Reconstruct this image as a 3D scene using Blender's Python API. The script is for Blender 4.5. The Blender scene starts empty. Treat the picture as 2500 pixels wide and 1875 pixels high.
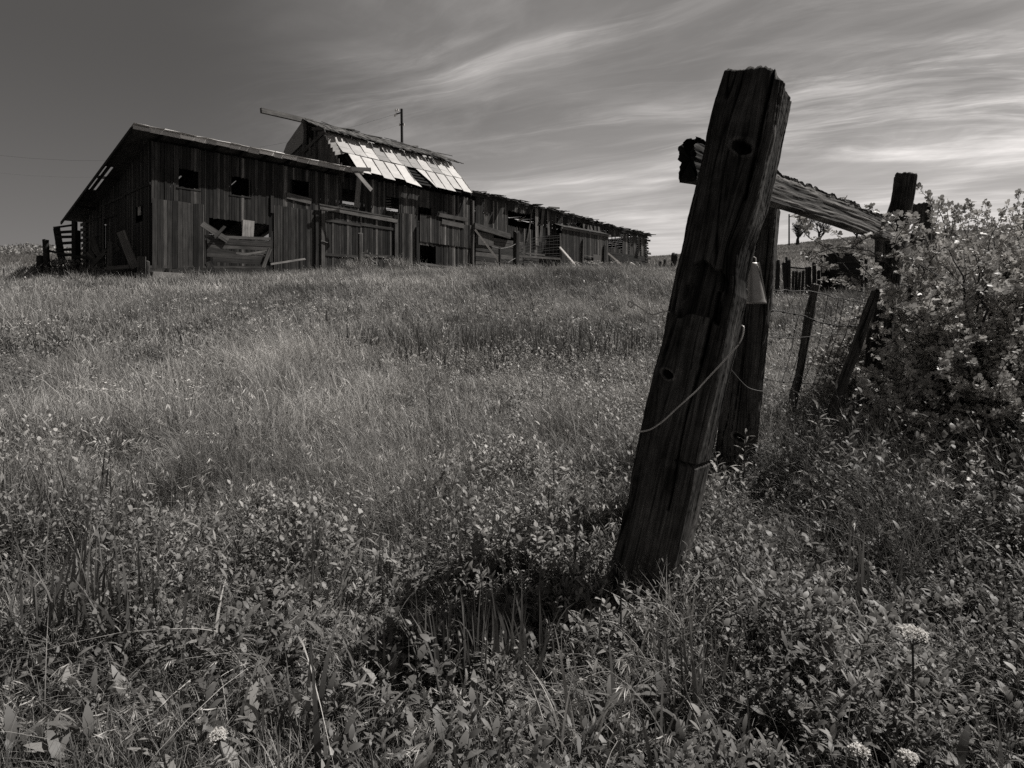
import bpy, math, random
import numpy as np
from mathutils import Vector

random.seed(11)
RS = np.random.RandomState(7)
sc = bpy.context.scene
COL = sc.collection
F, CX, HY, EYE = 1500.0, 1250.0, 765.0, 1.05

# ------------------------------------------------------------------ helpers
def at(px, py, Y):
    return Vector(((px - CX) / F * Y, Y, EYE + (HY - py) / F * Y))

_tab_y = np.array([-60, 0, 2, 5, 10, 15, 20, 26, 30.5, 35, 40, 57.])
_tab_z = np.array([-1, -.02, 0.0, .2, .75, 1.3, 1.85, 2.47, 3.1, 3.45, 3.75, 4.85])
_fy = np.linspace(-60, 57, 1171)
_fz = np.interp(_fy, _tab_y, _tab_z)
_k = np.hanning(31); _k /= _k.sum()
_fzs = np.convolve(np.pad(_fz, 15, mode='edge'), _k, 'valid')
_rr = np.array([-3, -.83, -.7, -.2, .2, .26, .44, .57, .85, 3])
_rp = np.array([615, 615, 622, 640, 632, 626, 601, 578, 556, 500.])

def vnoise(x, y, seed=0):
    x = np.asarray(x, float); y = np.asarray(y, float)
    xi = np.floor(x).astype(np.int64); yi = np.floor(y).astype(np.int64)
    fx = x - xi; fy = y - yi
    fx = fx * fx * (3 - 2 * fx); fy = fy * fy * (3 - 2 * fy)
    def h(a, b):
        n = (a * 374761393 + b * 668265263 + seed * 1442695041) & 0x7fffffff
        n = ((n ^ (n >> 13)) * 1274126177) & 0x7fffffff
        n = (n ^ (n >> 16)) & 0xffffff
        return n / float(0xffffff)
    return (h(xi, yi) * (1 - fx) + h(xi + 1, yi) * fx) * (1 - fy) + (h(xi, yi + 1) * (1 - fx) + h(xi + 1, yi + 1) * fx) * fy

def gz(x, y):
    x = np.asarray(x, float); y = np.asarray(y, float)
    near = np.interp(y, _fy, _fzs)
    r = x / np.maximum(y, 57)
    z2 = EYE + (HY - np.interp(r, _rr, _rp)) / F * 200
    t = np.clip((y - 57) / 143, 0, 1)
    far = 4.85 + (z2 - 4.85) * t
    t2 = np.clip((y - 200) / 300, 0, 1)
    far = far - t2 * 12
    z = np.where(y < 57, near, far)
    z = z + (vnoise(x * .35, y * .35, 3) - .5) * .12 * np.clip((y - 3) / 6, 0, 1)
    z = z + (vnoise(x * 1.3, y * 1.3, 5) - .5) * .05
    return z

def gzs(x, y): return float(gz(np.array([x]), np.array([y]))[0])

def tag(o, label=None, cat=None, group=None, kind=None):
    if label: o['label'] = label
    if cat: o['category'] = cat
    if group: o['group'] = group
    if kind: o['kind'] = kind
    return o

def thing(name, label, cat, loc=(0, 0, 0), group=None):
    o = bpy.data.objects.new(name, None); COL.objects.link(o)
    o.empty_display_size = .2
    o.location = loc
    return tag(o, label, cat, group)

def origin_of(p):
    v = Vector((0, 0, 0))
    while p is not None:
        v = v + Vector(p.location); p = p.parent
    return v

def link_mesh(name, me, mat, parent=None, loc=None):
    o = bpy.data.objects.new(name, me); COL.objects.link(o)
    if mat: me.materials.append(mat)
    if parent is not None:
        off = origin_of(parent)
        o.parent = parent
    else:
        off = Vector(loc) if loc is not None else Vector((0, 0, 0))
        o.location = off
    if off.length > 0:
        n = len(me.vertices); a = np.empty(n * 3, np.float32); me.vertices.foreach_get('co', a)
        a = a.reshape(-1, 3) - np.array(off, np.float32); me.vertices.foreach_set('co', a.ravel()); me.update()
    return o

class MB:
    """collects boxes / strips, with UVs in metres (u across, v along the grain) and a tint per face"""
    def __init__(s): s.v = []; s.f = []; s.uv = []; s.t = []
    def face(s, idx, uvs, t): s.f.append(idx); s.uv.append(uvs); s.t.append(t)
    def hexa(s, c, L, W, T, tint=None, jit=0.0, endj=0.0, taper=1.0):
        """box centred c with full-length vector L, width vector W, thickness vector T"""
        c = Vector(c); L = Vector(L); W = Vector(W); T = Vector(T)
        if tint is None: tint = random.uniform(.6, 1.3)
        b = len(s.v); ll = L.length; ww = W.length; tt = T.length
        ou, ov = random.uniform(0, 50), random.uniform(0, 50)
        ej = {}
        for i, (a, w, t) in enumerate([(-1, -1, -1), (-1, 1, -1), (-1, 1, 1), (-1, -1, 1), (1, -1, -1), (1, 1, -1), (1, 1, 1), (1, -1, 1)]):
            if (a, w) not in ej: ej[(a, w)] = random.uniform(-endj, endj)
            k = taper if a > 0 else 1
            p = c + L * (.5 * a) + W * (.5 * w * k) + T * (.5 * t * k)
            if ll > 0: p += L.normalized() * ej[(a, w)]
            if jit: p += Vector((random.uniform(-jit, jit), random.uniform(-jit, jit), random.uniform(-jit, jit)))
            s.v.append(p)
        q = [((0, 1, 2, 3), 'e'), ((4, 7, 6, 5), 'e'), ((0, 4, 5, 1), 'w'), ((3, 2, 6, 7), 'w2'), ((0, 3, 7, 4), 't'), ((1, 5, 6, 2), 't2')]
        for idx, k in q:
            if k == 'e': uv = [(ou, ov), (ou + ww, ov), (ou + ww, ov + tt), (ou, ov + tt)]
            elif k == 'w': uv = [(ou, ov), (ou, ov + ll), (ou + ww, ov + ll), (ou + ww, ov)]
            elif k == 'w2': uv = [(ou, ov), (ou + ww, ov), (ou + ww, ov + ll), (ou, ov + ll)]
            elif k == 't': uv = [(ou, ov), (ou + tt, ov), (ou + tt, ov + ll), (ou, ov + ll)]
            else: uv = [(ou, ov), (ou, ov + ll), (ou + tt, ov + ll), (ou + tt, ov)]
            s.face([b + i for i in idx], uv, tint)
    def beam(s, A, B, w, t, side=None, tint=None, jit=0.0, endj=0.0, taper=1.0):
        A = Vector(A); B = Vector(B); L = B - A
        if side is None: side = Vector((0, 0, 1)) if abs(L.normalized().z) < .9 else Vector((1, 0, 0))
        side = Vector(side); side = (side - L.normalized() * side.dot(L.normalized())).normalized()
        T = L.normalized().cross(side)
        s.hexa((A + B) / 2, L, side * w, T * t, tint, jit, endj, taper)
    def quad(s, pts, tint=1.0, th=0.0):
        b = len(s.v); pts = [Vector(p) for p in pts]
        s.v += pts; a = (pts[1] - pts[0]).length; c = (pts[2] - pts[1]).length; o = random.uniform(0, 50)
        s.face(list(range(b, b + len(pts))), [(o, o), (o + a, o), (o + a, o + c), (o, o + c)][:len(pts)], tint)
    def tube(s, pts, r, n=6, tint=1.0, r2=None, cap=True):
        pts = [Vector(p) for p in pts]; b = len(s.v); m = len(pts); ov = random.uniform(0, 50); acc = 0
        up = Vector((0.3, .2, 1)).normalized()
        vs = []
        for i, p in enumerate(pts):
            d = (pts[min(i + 1, m - 1)] - pts[max(i - 1, 0)]).normalized()
            if abs(d.dot(up)) > .95: up2 = Vector((1, 0, 0))
            else: up2 = up
            x = d.cross(up2).normalized(); y = d.cross(x)
            rr = r if r2 is None else r + (r2 - r) * i / (m - 1)
            if i: acc += (p - pts[i - 1]).length
            vs.append(ov + acc)
            for k in range(n):
                a = 2 * math.pi * k / n
                s.v.append(p + x * (math.cos(a) * rr) + y * (math.sin(a) * rr))
        c = 2 * math.pi * r
        for i in range(m - 1):
            for k in range(n):
                k2 = (k + 1) % n
                s.face([b + i * n + k, b + i * n + k2, b + (i + 1) * n + k2, b + (i + 1) * n + k],
                       [(c * k / n, vs[i]), (c * (k + 1) / n, vs[i]), (c * (k + 1) / n, vs[i + 1]), (c * k / n, vs[i + 1])], tint)
        if cap:
            s.face([b + k for k in range(n)][::-1], [(0, 0)] * n, tint)
            s.face([b + (m - 1) * n + k for k in range(n)], [(0, 0)] * n, tint)
    def build(s, name, mat, parent=None, loc=None, smooth=False):
        me = bpy.data.meshes.new(name)
        me.from_pydata([tuple(p) for p in s.v], [], s.f)
        uvl = me.uv_layers.new(name='UVMap')
        flat = [c for face in s.uv for uv in face for c in uv]
        uvl.data.foreach_set('uv', flat)
        at_ = me.attributes.new('tint', 'FLOAT', 'FACE'); at_.data.foreach_set('value', s.t)
        if smooth: me.polygons.foreach_set('use_smooth', [True] * len(me.polygons))
        me.update()
        return link_mesh(name, me, mat, parent, loc)

def np_mesh(name, V, polys, tint, mat, parent=None, loc=None, smooth=False, uv=None):
    """V (n,3); polys = list of int arrays (m,k); tint per vertex"""
    me = bpy.data.meshes.new(name)
    me.vertices.add(len(V)); me.vertices.foreach_set('co', np.asarray(V, np.float32).ravel())
    loops = np.concatenate([p.ravel() for p in polys]).astype(np.int32)
    tot = np.concatenate([np.full(len(p), p.shape[1], np.int32) for p in polys])
    start = np.concatenate([[0], np.cumsum(tot)[:-1]]).astype(np.int32)
    me.loops.add(len(loops)); me.loops.foreach_set('vertex_index', loops)
    me.polygons.add(len(tot)); me.polygons.foreach_set('loop_start', start)
    try: me.polygons.foreach_set('loop_total', tot)
    except Exception: pass
    if smooth: me.polygons.foreach_set('use_smooth', np.ones(len(tot), bool))
    a = me.attributes.new('tint', 'FLOAT', 'POINT'); a.data.foreach_set('value', np.asarray(tint, np.float32))
    if uv is not None:
        l = me.uv_layers.new(name='UVMap'); l.data.foreach_set('uv', np.asarray(uv, np.float32)[loops].ravel())
    me.update(calc_edges=True)
    return link_mesh(name, me, mat, parent, loc)

# ------------------------------------------------------------------ materials
def nodes_of(m):
    m.use_nodes = True; nt = m.node_tree; nt.nodes.clear(); return nt, nt.nodes, nt.links

def N(nt, typ, **kw):
    n = nt.nodes.new(typ)
    for k, v in kw.items():
        if k.startswith('i_'): n.inputs[k[2:].replace('_', ' ')].default_value = v
        else: setattr(n, k, v)
    return n

def mth(nt, op, a, b=None, clamp=False):
    n = nt.nodes.new('ShaderNodeMath'); n.operation = op; n.use_clamp = clamp
    for i, x in enumerate([a, b]):
        if x is None: continue
        if isinstance(x, (int, float)): n.inputs[i].default_value = x
        else: nt.links.new(x, n.inputs[i])
    return n.outputs[0]

def grey(nt, val, warm=(1.0, .965, .93)):
    c = nt.nodes.new('ShaderNodeCombineColor')
    for i, w in enumerate(warm): nt.links.new(mth(nt, 'MULTIPLY', val, w), c.inputs[i])
    return c.outputs[0]

def wood_mat(name, lo, hi, rough=.85, su=28, sv=1.2, bump=.4, dist=.006, coords='UV', spec=.25, knots=False):
    m = bpy.data.materials.new(name); nt, nd, lk = nodes_of(m)
    out = N(nt, 'ShaderNodeOutputMaterial'); bs = N(nt, 'ShaderNodeBsdfPrincipled')
    tc = N(nt, 'ShaderNodeTexCoord'); mp = N(nt, 'ShaderNodeMapping'); mp.inputs['Scale'].default_value = (su, sv, 1)
    lk.new(tc.outputs['UV'], mp.inputs['Vector'])
    n1 = N(nt, 'ShaderNodeTexNoise', i_Scale=1.0, i_Detail=8.0, i_Roughness=.7, i_Distortion=.35); lk.new(mp.outputs[0], n1.inputs['Vector'])
    mp2 = N(nt, 'ShaderNodeMapping'); mp2.inputs['Scale'].default_value = (su * 4.5, sv * 2.2, 1); lk.new(tc.outputs['UV'], mp2.inputs['Vector'])
    n2 = N(nt, 'ShaderNodeTexNoise', i_Scale=1.0, i_Detail=4.0, i_Roughness=.6); lk.new(mp2.outputs[0], n2.inputs['Vector'])
    n3 = N(nt, 'ShaderNodeTexNoise', i_Scale=1.6, i_Detail=3.0); lk.new(tc.outputs['UV'], n3.inputs['Vector'])
    g = mth(nt, 'ADD', mth(nt, 'MULTIPLY', n1.outputs[0], .6), mth(nt, 'MULTIPLY', n2.outputs[0], .4))
    r = N(nt, 'ShaderNodeMapRange'); r.inputs[1].default_value = .36; r.inputs[2].default_value = .66
    r.inputs[3].default_value = lo; r.inputs[4].default_value = hi; lk.new(g, r.inputs[0])
    ti = N(nt, 'ShaderNodeAttribute', attribute_name='tint')
    v = mth(nt, 'MULTIPLY', r.outputs[0], ti.outputs['Fac'])
    v = mth(nt, 'MULTIPLY', v, mth(nt, 'ADD', mth(nt, 'MULTIPLY', n3.outputs[0], 1.4), .3))
    lk.new(grey(nt, v), bs.inputs['Base Color'])
    bs.inputs['Roughness'].default_value = rough
    bs.inputs['Specular IOR Level'].default_value = spec
    b = N(nt, 'ShaderNodeBump'); b.inputs['Strength'].default_value = bump; b.inputs['Distance'].default_value = dist
    lk.new(g, b.inputs['Height']); lk.new(b.outputs[0], bs.inputs['Normal'])
    lk.new(bs.outputs[0], out.inputs[0])
    return m

def leaf_mat(name, base, trans=.3, rough=.5, spec=.4, warm=(1, .97, .93)):
    m = bpy.data.materials.new(name); nt, nd, lk = nodes_of(m)
    out = N(nt, 'ShaderNodeOutputMaterial'); bs = N(nt, 'ShaderNodeBsdfPrincipled')
    ti = N(nt, 'ShaderNodeAttribute', attribute_name='tint')
    v = mth(nt, 'MULTIPLY', ti.outputs['Fac'], base); col = grey(nt, v, warm)
    lk.new(col, bs.inputs['Base Color']); bs.inputs['Roughness'].default_value = rough
    bs.inputs['Specular IOR Level'].default_value = spec
    tr = N(nt, 'ShaderNodeBsdfTranslucent'); lk.new(col, tr.inputs[0])
    mx = N(nt, 'ShaderNodeMixShader'); mx.inputs[0].default_value = trans
    lk.new(bs.outputs[0], mx.inputs[1]); lk.new(tr.outputs[0], mx.inputs[2]); lk.new(mx.outputs[0], out.inputs[0])
    return m

def tin_mat(name):
    m = bpy.data.materials.new(name); nt, nd, lk = nodes_of(m)
    out = N(nt, 'ShaderNodeOutputMaterial'); bs = N(nt, 'ShaderNodeBsdfPrincipled')
    tc = N(nt, 'ShaderNodeTexCoord')
    n1 = N(nt, 'ShaderNodeTexNoise', i_Scale=2.2, i_Detail=6.0, i_Roughness=.65); lk.new(tc.outputs['UV'], n1.inputs['Vector'])
    n2 = N(nt, 'ShaderNodeTexNoise', i_Scale=14.0, i_Detail=5.0, i_Roughness=.7); lk.new(tc.outputs['UV'], n2.inputs['Vector'])
    r = N(nt, 'ShaderNodeMapRange'); r.inputs[1].default_value = .58; r.inputs[2].default_value = .75; r.inputs[3].default_value = 1; r.inputs[4].default_value = .5
    lk.new(n2.outputs[0], r.inputs[0])
    ti = N(nt, 'ShaderNodeAttribute', attribute_name='tint')
    v = mth(nt, 'MULTIPLY', mth(nt, 'ADD', mth(nt, 'MULTIPLY', n1.outputs[0], .35), .34), ti.outputs['Fac'])
    v = mth(nt, 'MULTIPLY', v, r.outputs[0])
    lk.new(grey(nt, v), bs.inputs['Base Color'])
    bs.inputs['Roughness'].default_value = .6; bs.inputs['Metallic'].default_value = .0
    b = N(nt, 'ShaderNodeBump'); b.inputs['Strength'].default_value = .3; b.inputs['Distance'].default_value = .02
    lk.new(n1.outputs[0], b.inputs['Height']); lk.new(b.outputs[0], bs.inputs['Normal'])
    lk.new(bs.outputs[0], out.inputs[0]); return m

def ground_mat():
    m = bpy.data.materials.new('meadow_soil'); nt, nd, lk = nodes_of(m)
    out = N(nt, 'ShaderNodeOutputMaterial'); bs = N(nt, 'ShaderNodeBsdfPrincipled')
    g = N(nt, 'ShaderNodeNewGeometry'); sp = N(nt, 'ShaderNodeSeparateXYZ'); lk.new(g.outputs['Position'], sp.inputs[0])
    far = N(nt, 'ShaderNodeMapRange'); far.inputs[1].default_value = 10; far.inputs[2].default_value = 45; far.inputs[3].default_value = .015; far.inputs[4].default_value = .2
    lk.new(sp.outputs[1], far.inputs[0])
    n1 = N(nt, 'ShaderNodeTexNoise', i_Scale=.11, i_Detail=8.0, i_Roughness=.7); lk.new(g.outputs['Position'], n1.inputs['Vector'])
    n2 = N(nt, 'ShaderNodeTexNoise', i_Scale=3.0, i_Detail=8.0, i_Roughness=.75); lk.new(g.outputs['Position'], n2.inputs['Vector'])
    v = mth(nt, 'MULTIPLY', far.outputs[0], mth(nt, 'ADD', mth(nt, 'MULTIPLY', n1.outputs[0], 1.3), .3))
    v = mth(nt, 'MULTIPLY', v, mth(nt, 'ADD', mth(nt, 'MULTIPLY', n2.outputs[0], 1.5), .25))
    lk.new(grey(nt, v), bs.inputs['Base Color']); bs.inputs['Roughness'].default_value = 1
    bs.inputs['Specular IOR Level'].default_value = .05
    lk.new(bs.outputs[0], out.inputs[0]); return m

def flat_mat(name, val, rough=.7, metal=0, noise=.4, scale=20, spec=.4):
    m = bpy.data.materials.new(name); nt, nd, lk = nodes_of(m)
    out = N(nt, 'ShaderNodeOutputMaterial'); bs = N(nt, 'ShaderNodeBsdfPrincipled')
    tc = N(nt, 'ShaderNodeTexCoord'); n1 = N(nt, 'ShaderNodeTexNoise', i_Scale=float(scale), i_Detail=6.0, i_Roughness=.7)
    lk.new(tc.outputs['Object'], n1.inputs['Vector'])
    v = mth(nt, 'MULTIPLY', mth(nt, 'ADD', mth(nt, 'MULTIPLY', n1.outputs[0], noise * 2), 1 - noise), val)
    lk.new(grey(nt, v), bs.inputs['Base Color']); bs.inputs['Roughness'].default_value = rough; bs.inputs['Metallic'].default_value = metal
    bs.inputs['Specular IOR Level'].default_value = spec
    b = N(nt, 'ShaderNodeBump'); b.inputs['Strength'].default_value = .25; b.inputs['Distance'].default_value = .002
    lk.new(n1.outputs[0], b.inputs['Height']); lk.new(b.outputs[0], bs.inputs['Normal'])
    lk.new(bs.outputs[0], out.inputs[0]); return m

M_WALL = wood_mat('weathered_barn_board', .003, .135, su=24, sv=.5)
M_PALE = wood_mat('silvered_board', .05, .26, su=22, sv=.8)
M_DARK = wood_mat('tarred_timber', .006, .04, su=18, sv=.8)
M_ROOFW = wood_mat('shingle_roof', .02, .11, su=10, sv=2)
M_POST = wood_mat('old_tie_wood', .010, .15, su=44, sv=2.6, bump=1.0, dist=.004, rough=.9, spec=.1)
M_POST2 = wood_mat('grey_post_wood', .014, .14, su=36, sv=1.6, bump=.8, dist=.004, rough=.9, spec=.15)
M_RAIL = wood_mat('grey_rail_wood', .02, .27, su=45, sv=2.2, bump=.9, dist=.005, rough=.85, spec=.2)
M_TIN = tin_mat('weathered_tin')
M_GRASS = leaf_mat('grass_blade', .36, .25, .5, .3)
M_LEAF = leaf_mat('forb_leaf', .30, .22, .5, .28)
M_BUSH = leaf_mat('bush_leaf', .47, .25, .45, .35)
M_FLOWER = leaf_mat('white_petal', .8, .3, .8, .1)
M_STEM = flat_mat('twig_bark', .05, .8)
M_WIRE = flat_mat('galvanised_wire', .7, .4, .2, .3, 60)
M_RUST = flat_mat('rusty_wire', .07, .6, .3, .4, 60)
M_BELL = flat_mat('cowbell_steel', .34, .45, .5, .35, 30)
M_CONC = flat_mat('old_concrete', .3, .95, 0, .4, 4)
M_POLE = flat_mat('creosote_pole', .03, .9, 0, .4, 3)
M_GROUND = ground_mat()

# ------------------------------------------------------------------ ground
def spaced(lims):
    out = []
    for a, b, st in lims: out += list(np.arange(a, b, st))
    return np.array(out)
ys = spaced([(-60, -6, 6), (-6, 8, .2), (8, 62, .5), (62, 210, 4), (210, 520, 15), (520, 1600, 120)])
xs_p = spaced([(0, 8, .25), (8, 50, .7), (50, 220, 5), (220, 1300, 60)])
xs = np.concatenate([-xs_p[1:][::-1], xs_p])
X, Y = np.meshgrid(xs, ys); Z = gz(X, Y)
V = np.stack([X.ravel(), Y.ravel(), Z.ravel()], 1)
nx, ny = len(xs), len(ys); I = np.arange(nx * ny).reshape(ny, nx)
Q = np.stack([I[:-1, :-1].ravel(), I[:-1, 1:].ravel(), I[1:, 1:].ravel(), I[1:, :-1].ravel()], 1)
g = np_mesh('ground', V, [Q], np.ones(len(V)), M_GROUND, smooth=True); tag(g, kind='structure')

# ------------------------------------------------------------------ barn frame
CB = Vector((-15.27, 26, 0)); UU = Vector((.669, .743, 0)); NN = Vector((.743, -.669, 0)); ZZ = Vector((0, 0, 1))
def P(s, o, z): return CB + UU * s + NN * o + ZZ * z
def W(px, py, o=0.0):
    """photo point -> (s, z) on the plane parallel to the front wall, o metres in front of it"""
    r = (px - CX) / F; c = CB + NN * o
    s = (r * c.y - c.x) / (UU.x - r * UU.y); Yd = c.y + UU.y * s
    return s, EYE + (HY - py) / F * Yd
def E(px, py, s=0.0):
    """photo point -> (t, z) on the end wall plane"""
    r = (px - CX) / F; c = CB + UU * s
    t = (r * c.y - c.x) / (-NN.x + r * NN.y); Yd = c.y - NN.y * t
    return t, EYE + (HY - py) / F * Yd

def vplanks(mb, s0, s1, zb, zt, holes=(), o=0, wmin=.07, wmax=.18, tint=(.55, 1.35), endj=.03, oj=.012, gap=.014, lean=0, pos=None, miss=0, th=.025):
    pos = pos or (lambda s, z, o: P(s, o, z))
    s = s0
    while s < s1 - .02:
        w = min(random.uniform(wmin, wmax), s1 - s)
        c = s + w / 2; oo = o + random.uniform(-oj, oj); t = random.uniform(*tint)
        t *= random.choice([.25, .4, .45, .6, .8, 1.0]); t *= 2.6 if random.random() < .12 else 1
        if random.random() < miss: s += w; continue
        iv = [(zb(c), zt(c))]
        for (h0, h1, z0, z1) in holes:
            if h0 < c < h1:
                n = []
                for a, b in iv:
                    if z1 <= a or z0 >= b: n.append((a, b)); continue
                    if z0 > a: n.append((a, z0))
                    if z1 < b: n.append((z1, b))
                iv = n
        for a, b in iv:
            if b - a < .04: continue
            l = random.uniform(-lean, lean)
            A = pos(c, a, oo); B = pos(c + l * (b - a), b, oo)
            sd = pos(c + 1, a, oo) - pos(c, a, oo)
            mb.beam(A, B, w - gap, th, side=sd, tint=t, endj=endj)
        s += w

def hplanks(mb, s0, s1, z0, z1, o=0, h=(.16, .24), tint=(.6, 1.3), gap=.012, tilt=.0, oj=.012, slope=0.0, overh=0.0, pos=None, miss=0):
    pos = pos or (lambda s, z, o: P(s, o, z))
    z = z0
    while z < z1 - .03:
        w = min(random.uniform(*h), z1 - z); c = z + w / 2; oo = o + random.uniform(-oj, oj)
        if random.random() >= miss:
            a = random.uniform(-tilt, tilt)
            mb.beam(pos(s0 - random.uniform(0, overh), c - a, oo), pos(s1 + random.uniform(0, overh), c + a + slope * (s1 - s0), oo), w - gap, .028, tint=random.uniform(*tint), endj=.02)
        z += w

def gwall(s, o=0.0):
    p = P(s, o, 0); return gzs(p.x, p.y)

EAVE = 8.62   # underside of the front eave
SM = 18.95    # length of the main barn
barn = thing('wooden_barn', 'large weathered board barn with pale tin gambrel roof and row of square black openings', 'barn', P(0, 0, gwall(0)))

def hole(px0, px1, py0, py1, o=0):
    a, zt0 = W(px0, py0, o); b, zt1 = W(px1, py1, o)
    _, zb = W(px0, py1, o); _, zt2 = W(px1, py0, o)
    zm_top = W((px0 + px1) / 2, py0 + 0, o)[1]; zm_bot = W((px0 + px1) / 2, py1, o)[1]
    return (a, b, zm_bot, zm_top)
WIN = [hole(435, 487, 415, 459), hole(563, 610, 434, 477), hole(712, 756, 441, 479), hole(835, 874, 463, 501), hole(942, 976, 482, 517), hole(1021, 1055, 507, 541)]
LOWOPEN = hole(511, 655, 540, 580)
DOGOPEN = hole(1024, 1066, 600, 660)
HOLES = WIN + [LOWOPEN, DOGOPEN]
front = MB()
zsplit = W(700, 505)[1]
def roof_shed_z(o): return 8.66 - .235 * (1.1 - o) # height of shed roof at outward offset o
vplanks(front, 0, 9.6, lambda s: gwall(s) - .2 if s > 4.2 else gwall(s) + .35, lambda s: 8.36, HOLES, tint=(.4, 1.25))
vplanks(front, 9.6, SM, lambda s: gwall(s) - .2, lambda s: 8.55 + random.uniform(-.1, .0), HOLES, tint=(.4, 1.3))
front.build('front_wall', M_WALL, barn)
# lower overlay of boards on parts of the wall, each bay with its own edge
ov = MB()
a, zt = W(505, 520); b, _ = W(700, 520)
vplanks(ov, W(668, 600)[0], W(782, 600)[0], lambda s: gwall(s) - .1, lambda s: W(700, 505)[1] + .0 * s, [], o=.045, tint=(.5, 1.1))
ov.build('board_skirt', M_WALL, barn); ov = MB()
vplanks(ov, W(975, 560)[0], W(1019, 560)[0], lambda s: gwall(s) - .1, lambda s: 6.9, [], o=.045, tint=(.5, 1.2))
ov.build('board_skirt', M_WALL, barn); ov = MB()
vplanks(ov, W(1024, 560)[0], SM - .1, lambda s: 5.35 - .02 * (s - 15), lambda s: 7.0 if s < 16 else 6.75, [], o=.05, tint=(.7, 1.6))
ov.build('board_skirt', M_WALL, barn)

# left plank door
d = MB()
s0, s1 = W(371, 560, .08)[0], W(498, 560, .08)[0]
ztd = W(371, 484, .08)[1]
vplanks(d, s0, s1, lambda s: gwall(s) + .45, lambda s: ztd, [], o=.09, wmin=.13, wmax=.24, tint=(.8, 2.6), endj=.015, th=.035)
dl = d.build('door', M_WALL, barn)
dl['label'] = 'paler vertical plank door at the left corner of the front wall'
# sills: horizontal boards and concrete below the door
h = MB()
hplanks(h, -.05, W(640, 650, .1)[0], gwall(1) - .02, gwall(1) + .5, o=.1, h=(.15, .25), tint=(.5, 1.5), tilt=.04, slope=.06, overh=.2)
h.build('sill_boards', M_WALL, barn)
c = MB(); c.hexa(P(1.0, .18, gwall(1) + .05), UU * 2.1, NN * .3, ZZ * .42, 1.0, jit=.03); c.hexa(P(2.9, .12, gwall(3) - .02), UU * 1.6, NN * .25, ZZ * .3, .8, jit=.03)
c.build('foundation', M_CONC, barn)
# big double door with header and frame posts
s0 = W(785, 570, .12)[0]; s1 = W(965, 570, .12)[0]; sm = (s0 + s1) / 2
zt0 = W(785, 512, .12)[1]; zt1 = W(965, 543, .12)[1]
for (a, b, tt) in [(s0 + .18, sm - .01, (.5, 1.5)), (sm + .01, s1 - .15, (.4, .9))]:
    dd = MB(); vplanks(dd, a, b, lambda s: gwall(s) - .1, lambda s: zt0 + (zt1 - zt0) * (s - s0) / (s1 - s0) - .05, [], o=.1, tint=tt, th=.04)
    dd.beam(P(a, .14, gwall(a) + .9), P(b, .14, gwall(b) + .8), .14, .03, tint=.8)
    dd.beam(P(a, .14, zt0 - .5), P(b, .14, zt0 - .55), .14, .03, tint=.8)
    last_door = dd.build('door', M_WALL, barn); first_door = last_door if tt[1] > 1 else first_door
f = MB()
f.beam(P(s0 - .15, .16, zt0 + .1), P(s1 + .1, .16, zt1 + .07), .2, .14, tint=2.0, endj=.02)
f.beam(P(s0 - .2, .2, zt0 + .24), P(s1 - .3, .18, zt1 + .25), .07, .12, tint=1.2)
f.beam(P(s0 + .05, .15, gwall(s0) - .2), P(s0 + .05, .15, zt0), .2, .12, side=UU, tint=1.5)
f.beam(P(s1 + .03, .15, gwall(s1) - .2), P(s1 + .03, .15, zt1), .22, .12, side=UU, tint=1.2)
f.beam(P(s0 - .28, .13, gwall(s0) - .2), P(s0 - .28, .13, zt0 - .3), .16, .1, side=UU, tint=.5)
f.build('door_frame', M_WALL, barn)
# latch hook on the left frame
k = MB(); q = P(s0 + .05, .24, W(795, 590, .2)[1]); k.tube([q + UU * -.15, q, q + UU * .2 + ZZ * -.06, q + UU * .25 - ZZ * .02], .025, tint=1); k.build('latch', M_RUST, first_door)
# window trims and stray boards
for i, (a, b, z0, z1) in enumerate(WIN):
    t = MB()
    t.beam(P(a - .06, .02, z0 - .05), P(b + .06, .02, z0 - .05), .05, .03, tint=.45)
    t.beam(P(a + .01, -.04, z0), P(a + .01, -.04, z1), .04, .05, side=UU, tint=.2)
    t.beam(P(b - .01, -.04, z0), P(b - .01, -.04, z1), .05, .09, side=UU, tint=.7)
    if i == 4:
        for k in range(5): t.beam(P(a + .1, -.3, z0 + .12 + k * .16), P(b - .35, -.35, z0 + .2 + k * .16), .03, .02, tint=3)  # slats coloured pale in place of daylight showing through gaps inside
    t.build('window_frame', M_WALL, barn)
b_ = MB()
b_.beam(P(W(1070, 524, .1)[0], .12, W(1070, 524, .1)[1]), P(W(1141, 537, .1)[0], .12, W(1141, 537, .1)[1]), .24, .06, tint=.5, endj=.05)
b_.beam(P(W(1079, 541, .1)[0], .1, W(1079, 541, .1)[1]), P(W(1132, 552, .1)[0], .1, W(1132, 552, .1)[1]), .3, .04, tint=.65, endj=.03)
o_ = b_.build('patch_board', M_PALE, barn); o_['label'] = 'two pale horizontal boards nailed over the right end of the front wall'
b_ = MB(); s, z = W(539 + 52, 559, .06); s2, z2 = W(619, 572, .06)
b_.hexa(P((s + s2) / 2, .07, W(604, 559, .06)[1]), ZZ * .78, UU * (s2 - s), NN * .03, 2.2, jit=.03)
o_ = b_.build('patch_board', M_PALE, barn); o_['label'] = 'pale square panel hanging in the long low opening'
b_ = MB()
for (xx, t, b) in [(664, 478, 520), (893, 509, 560), (661, 585, 640)]:
    s, z = W(xx, t, .05); s, zb = W(xx, b, .05); b_.beam(P(s, .06, zb), P(s, .06, z), .16, .05, side=UU, tint=.5); b_.build('batten', M_WALL, barn); b_ = MB()
b_.beam(P(W(700, 456, .05)[0], .05, W(700, 477, .05)[1]), P(W(760, 490, .05)[0], .05, W(760, 492, .05)[1]), .3, .03, tint=1.7)
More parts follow.
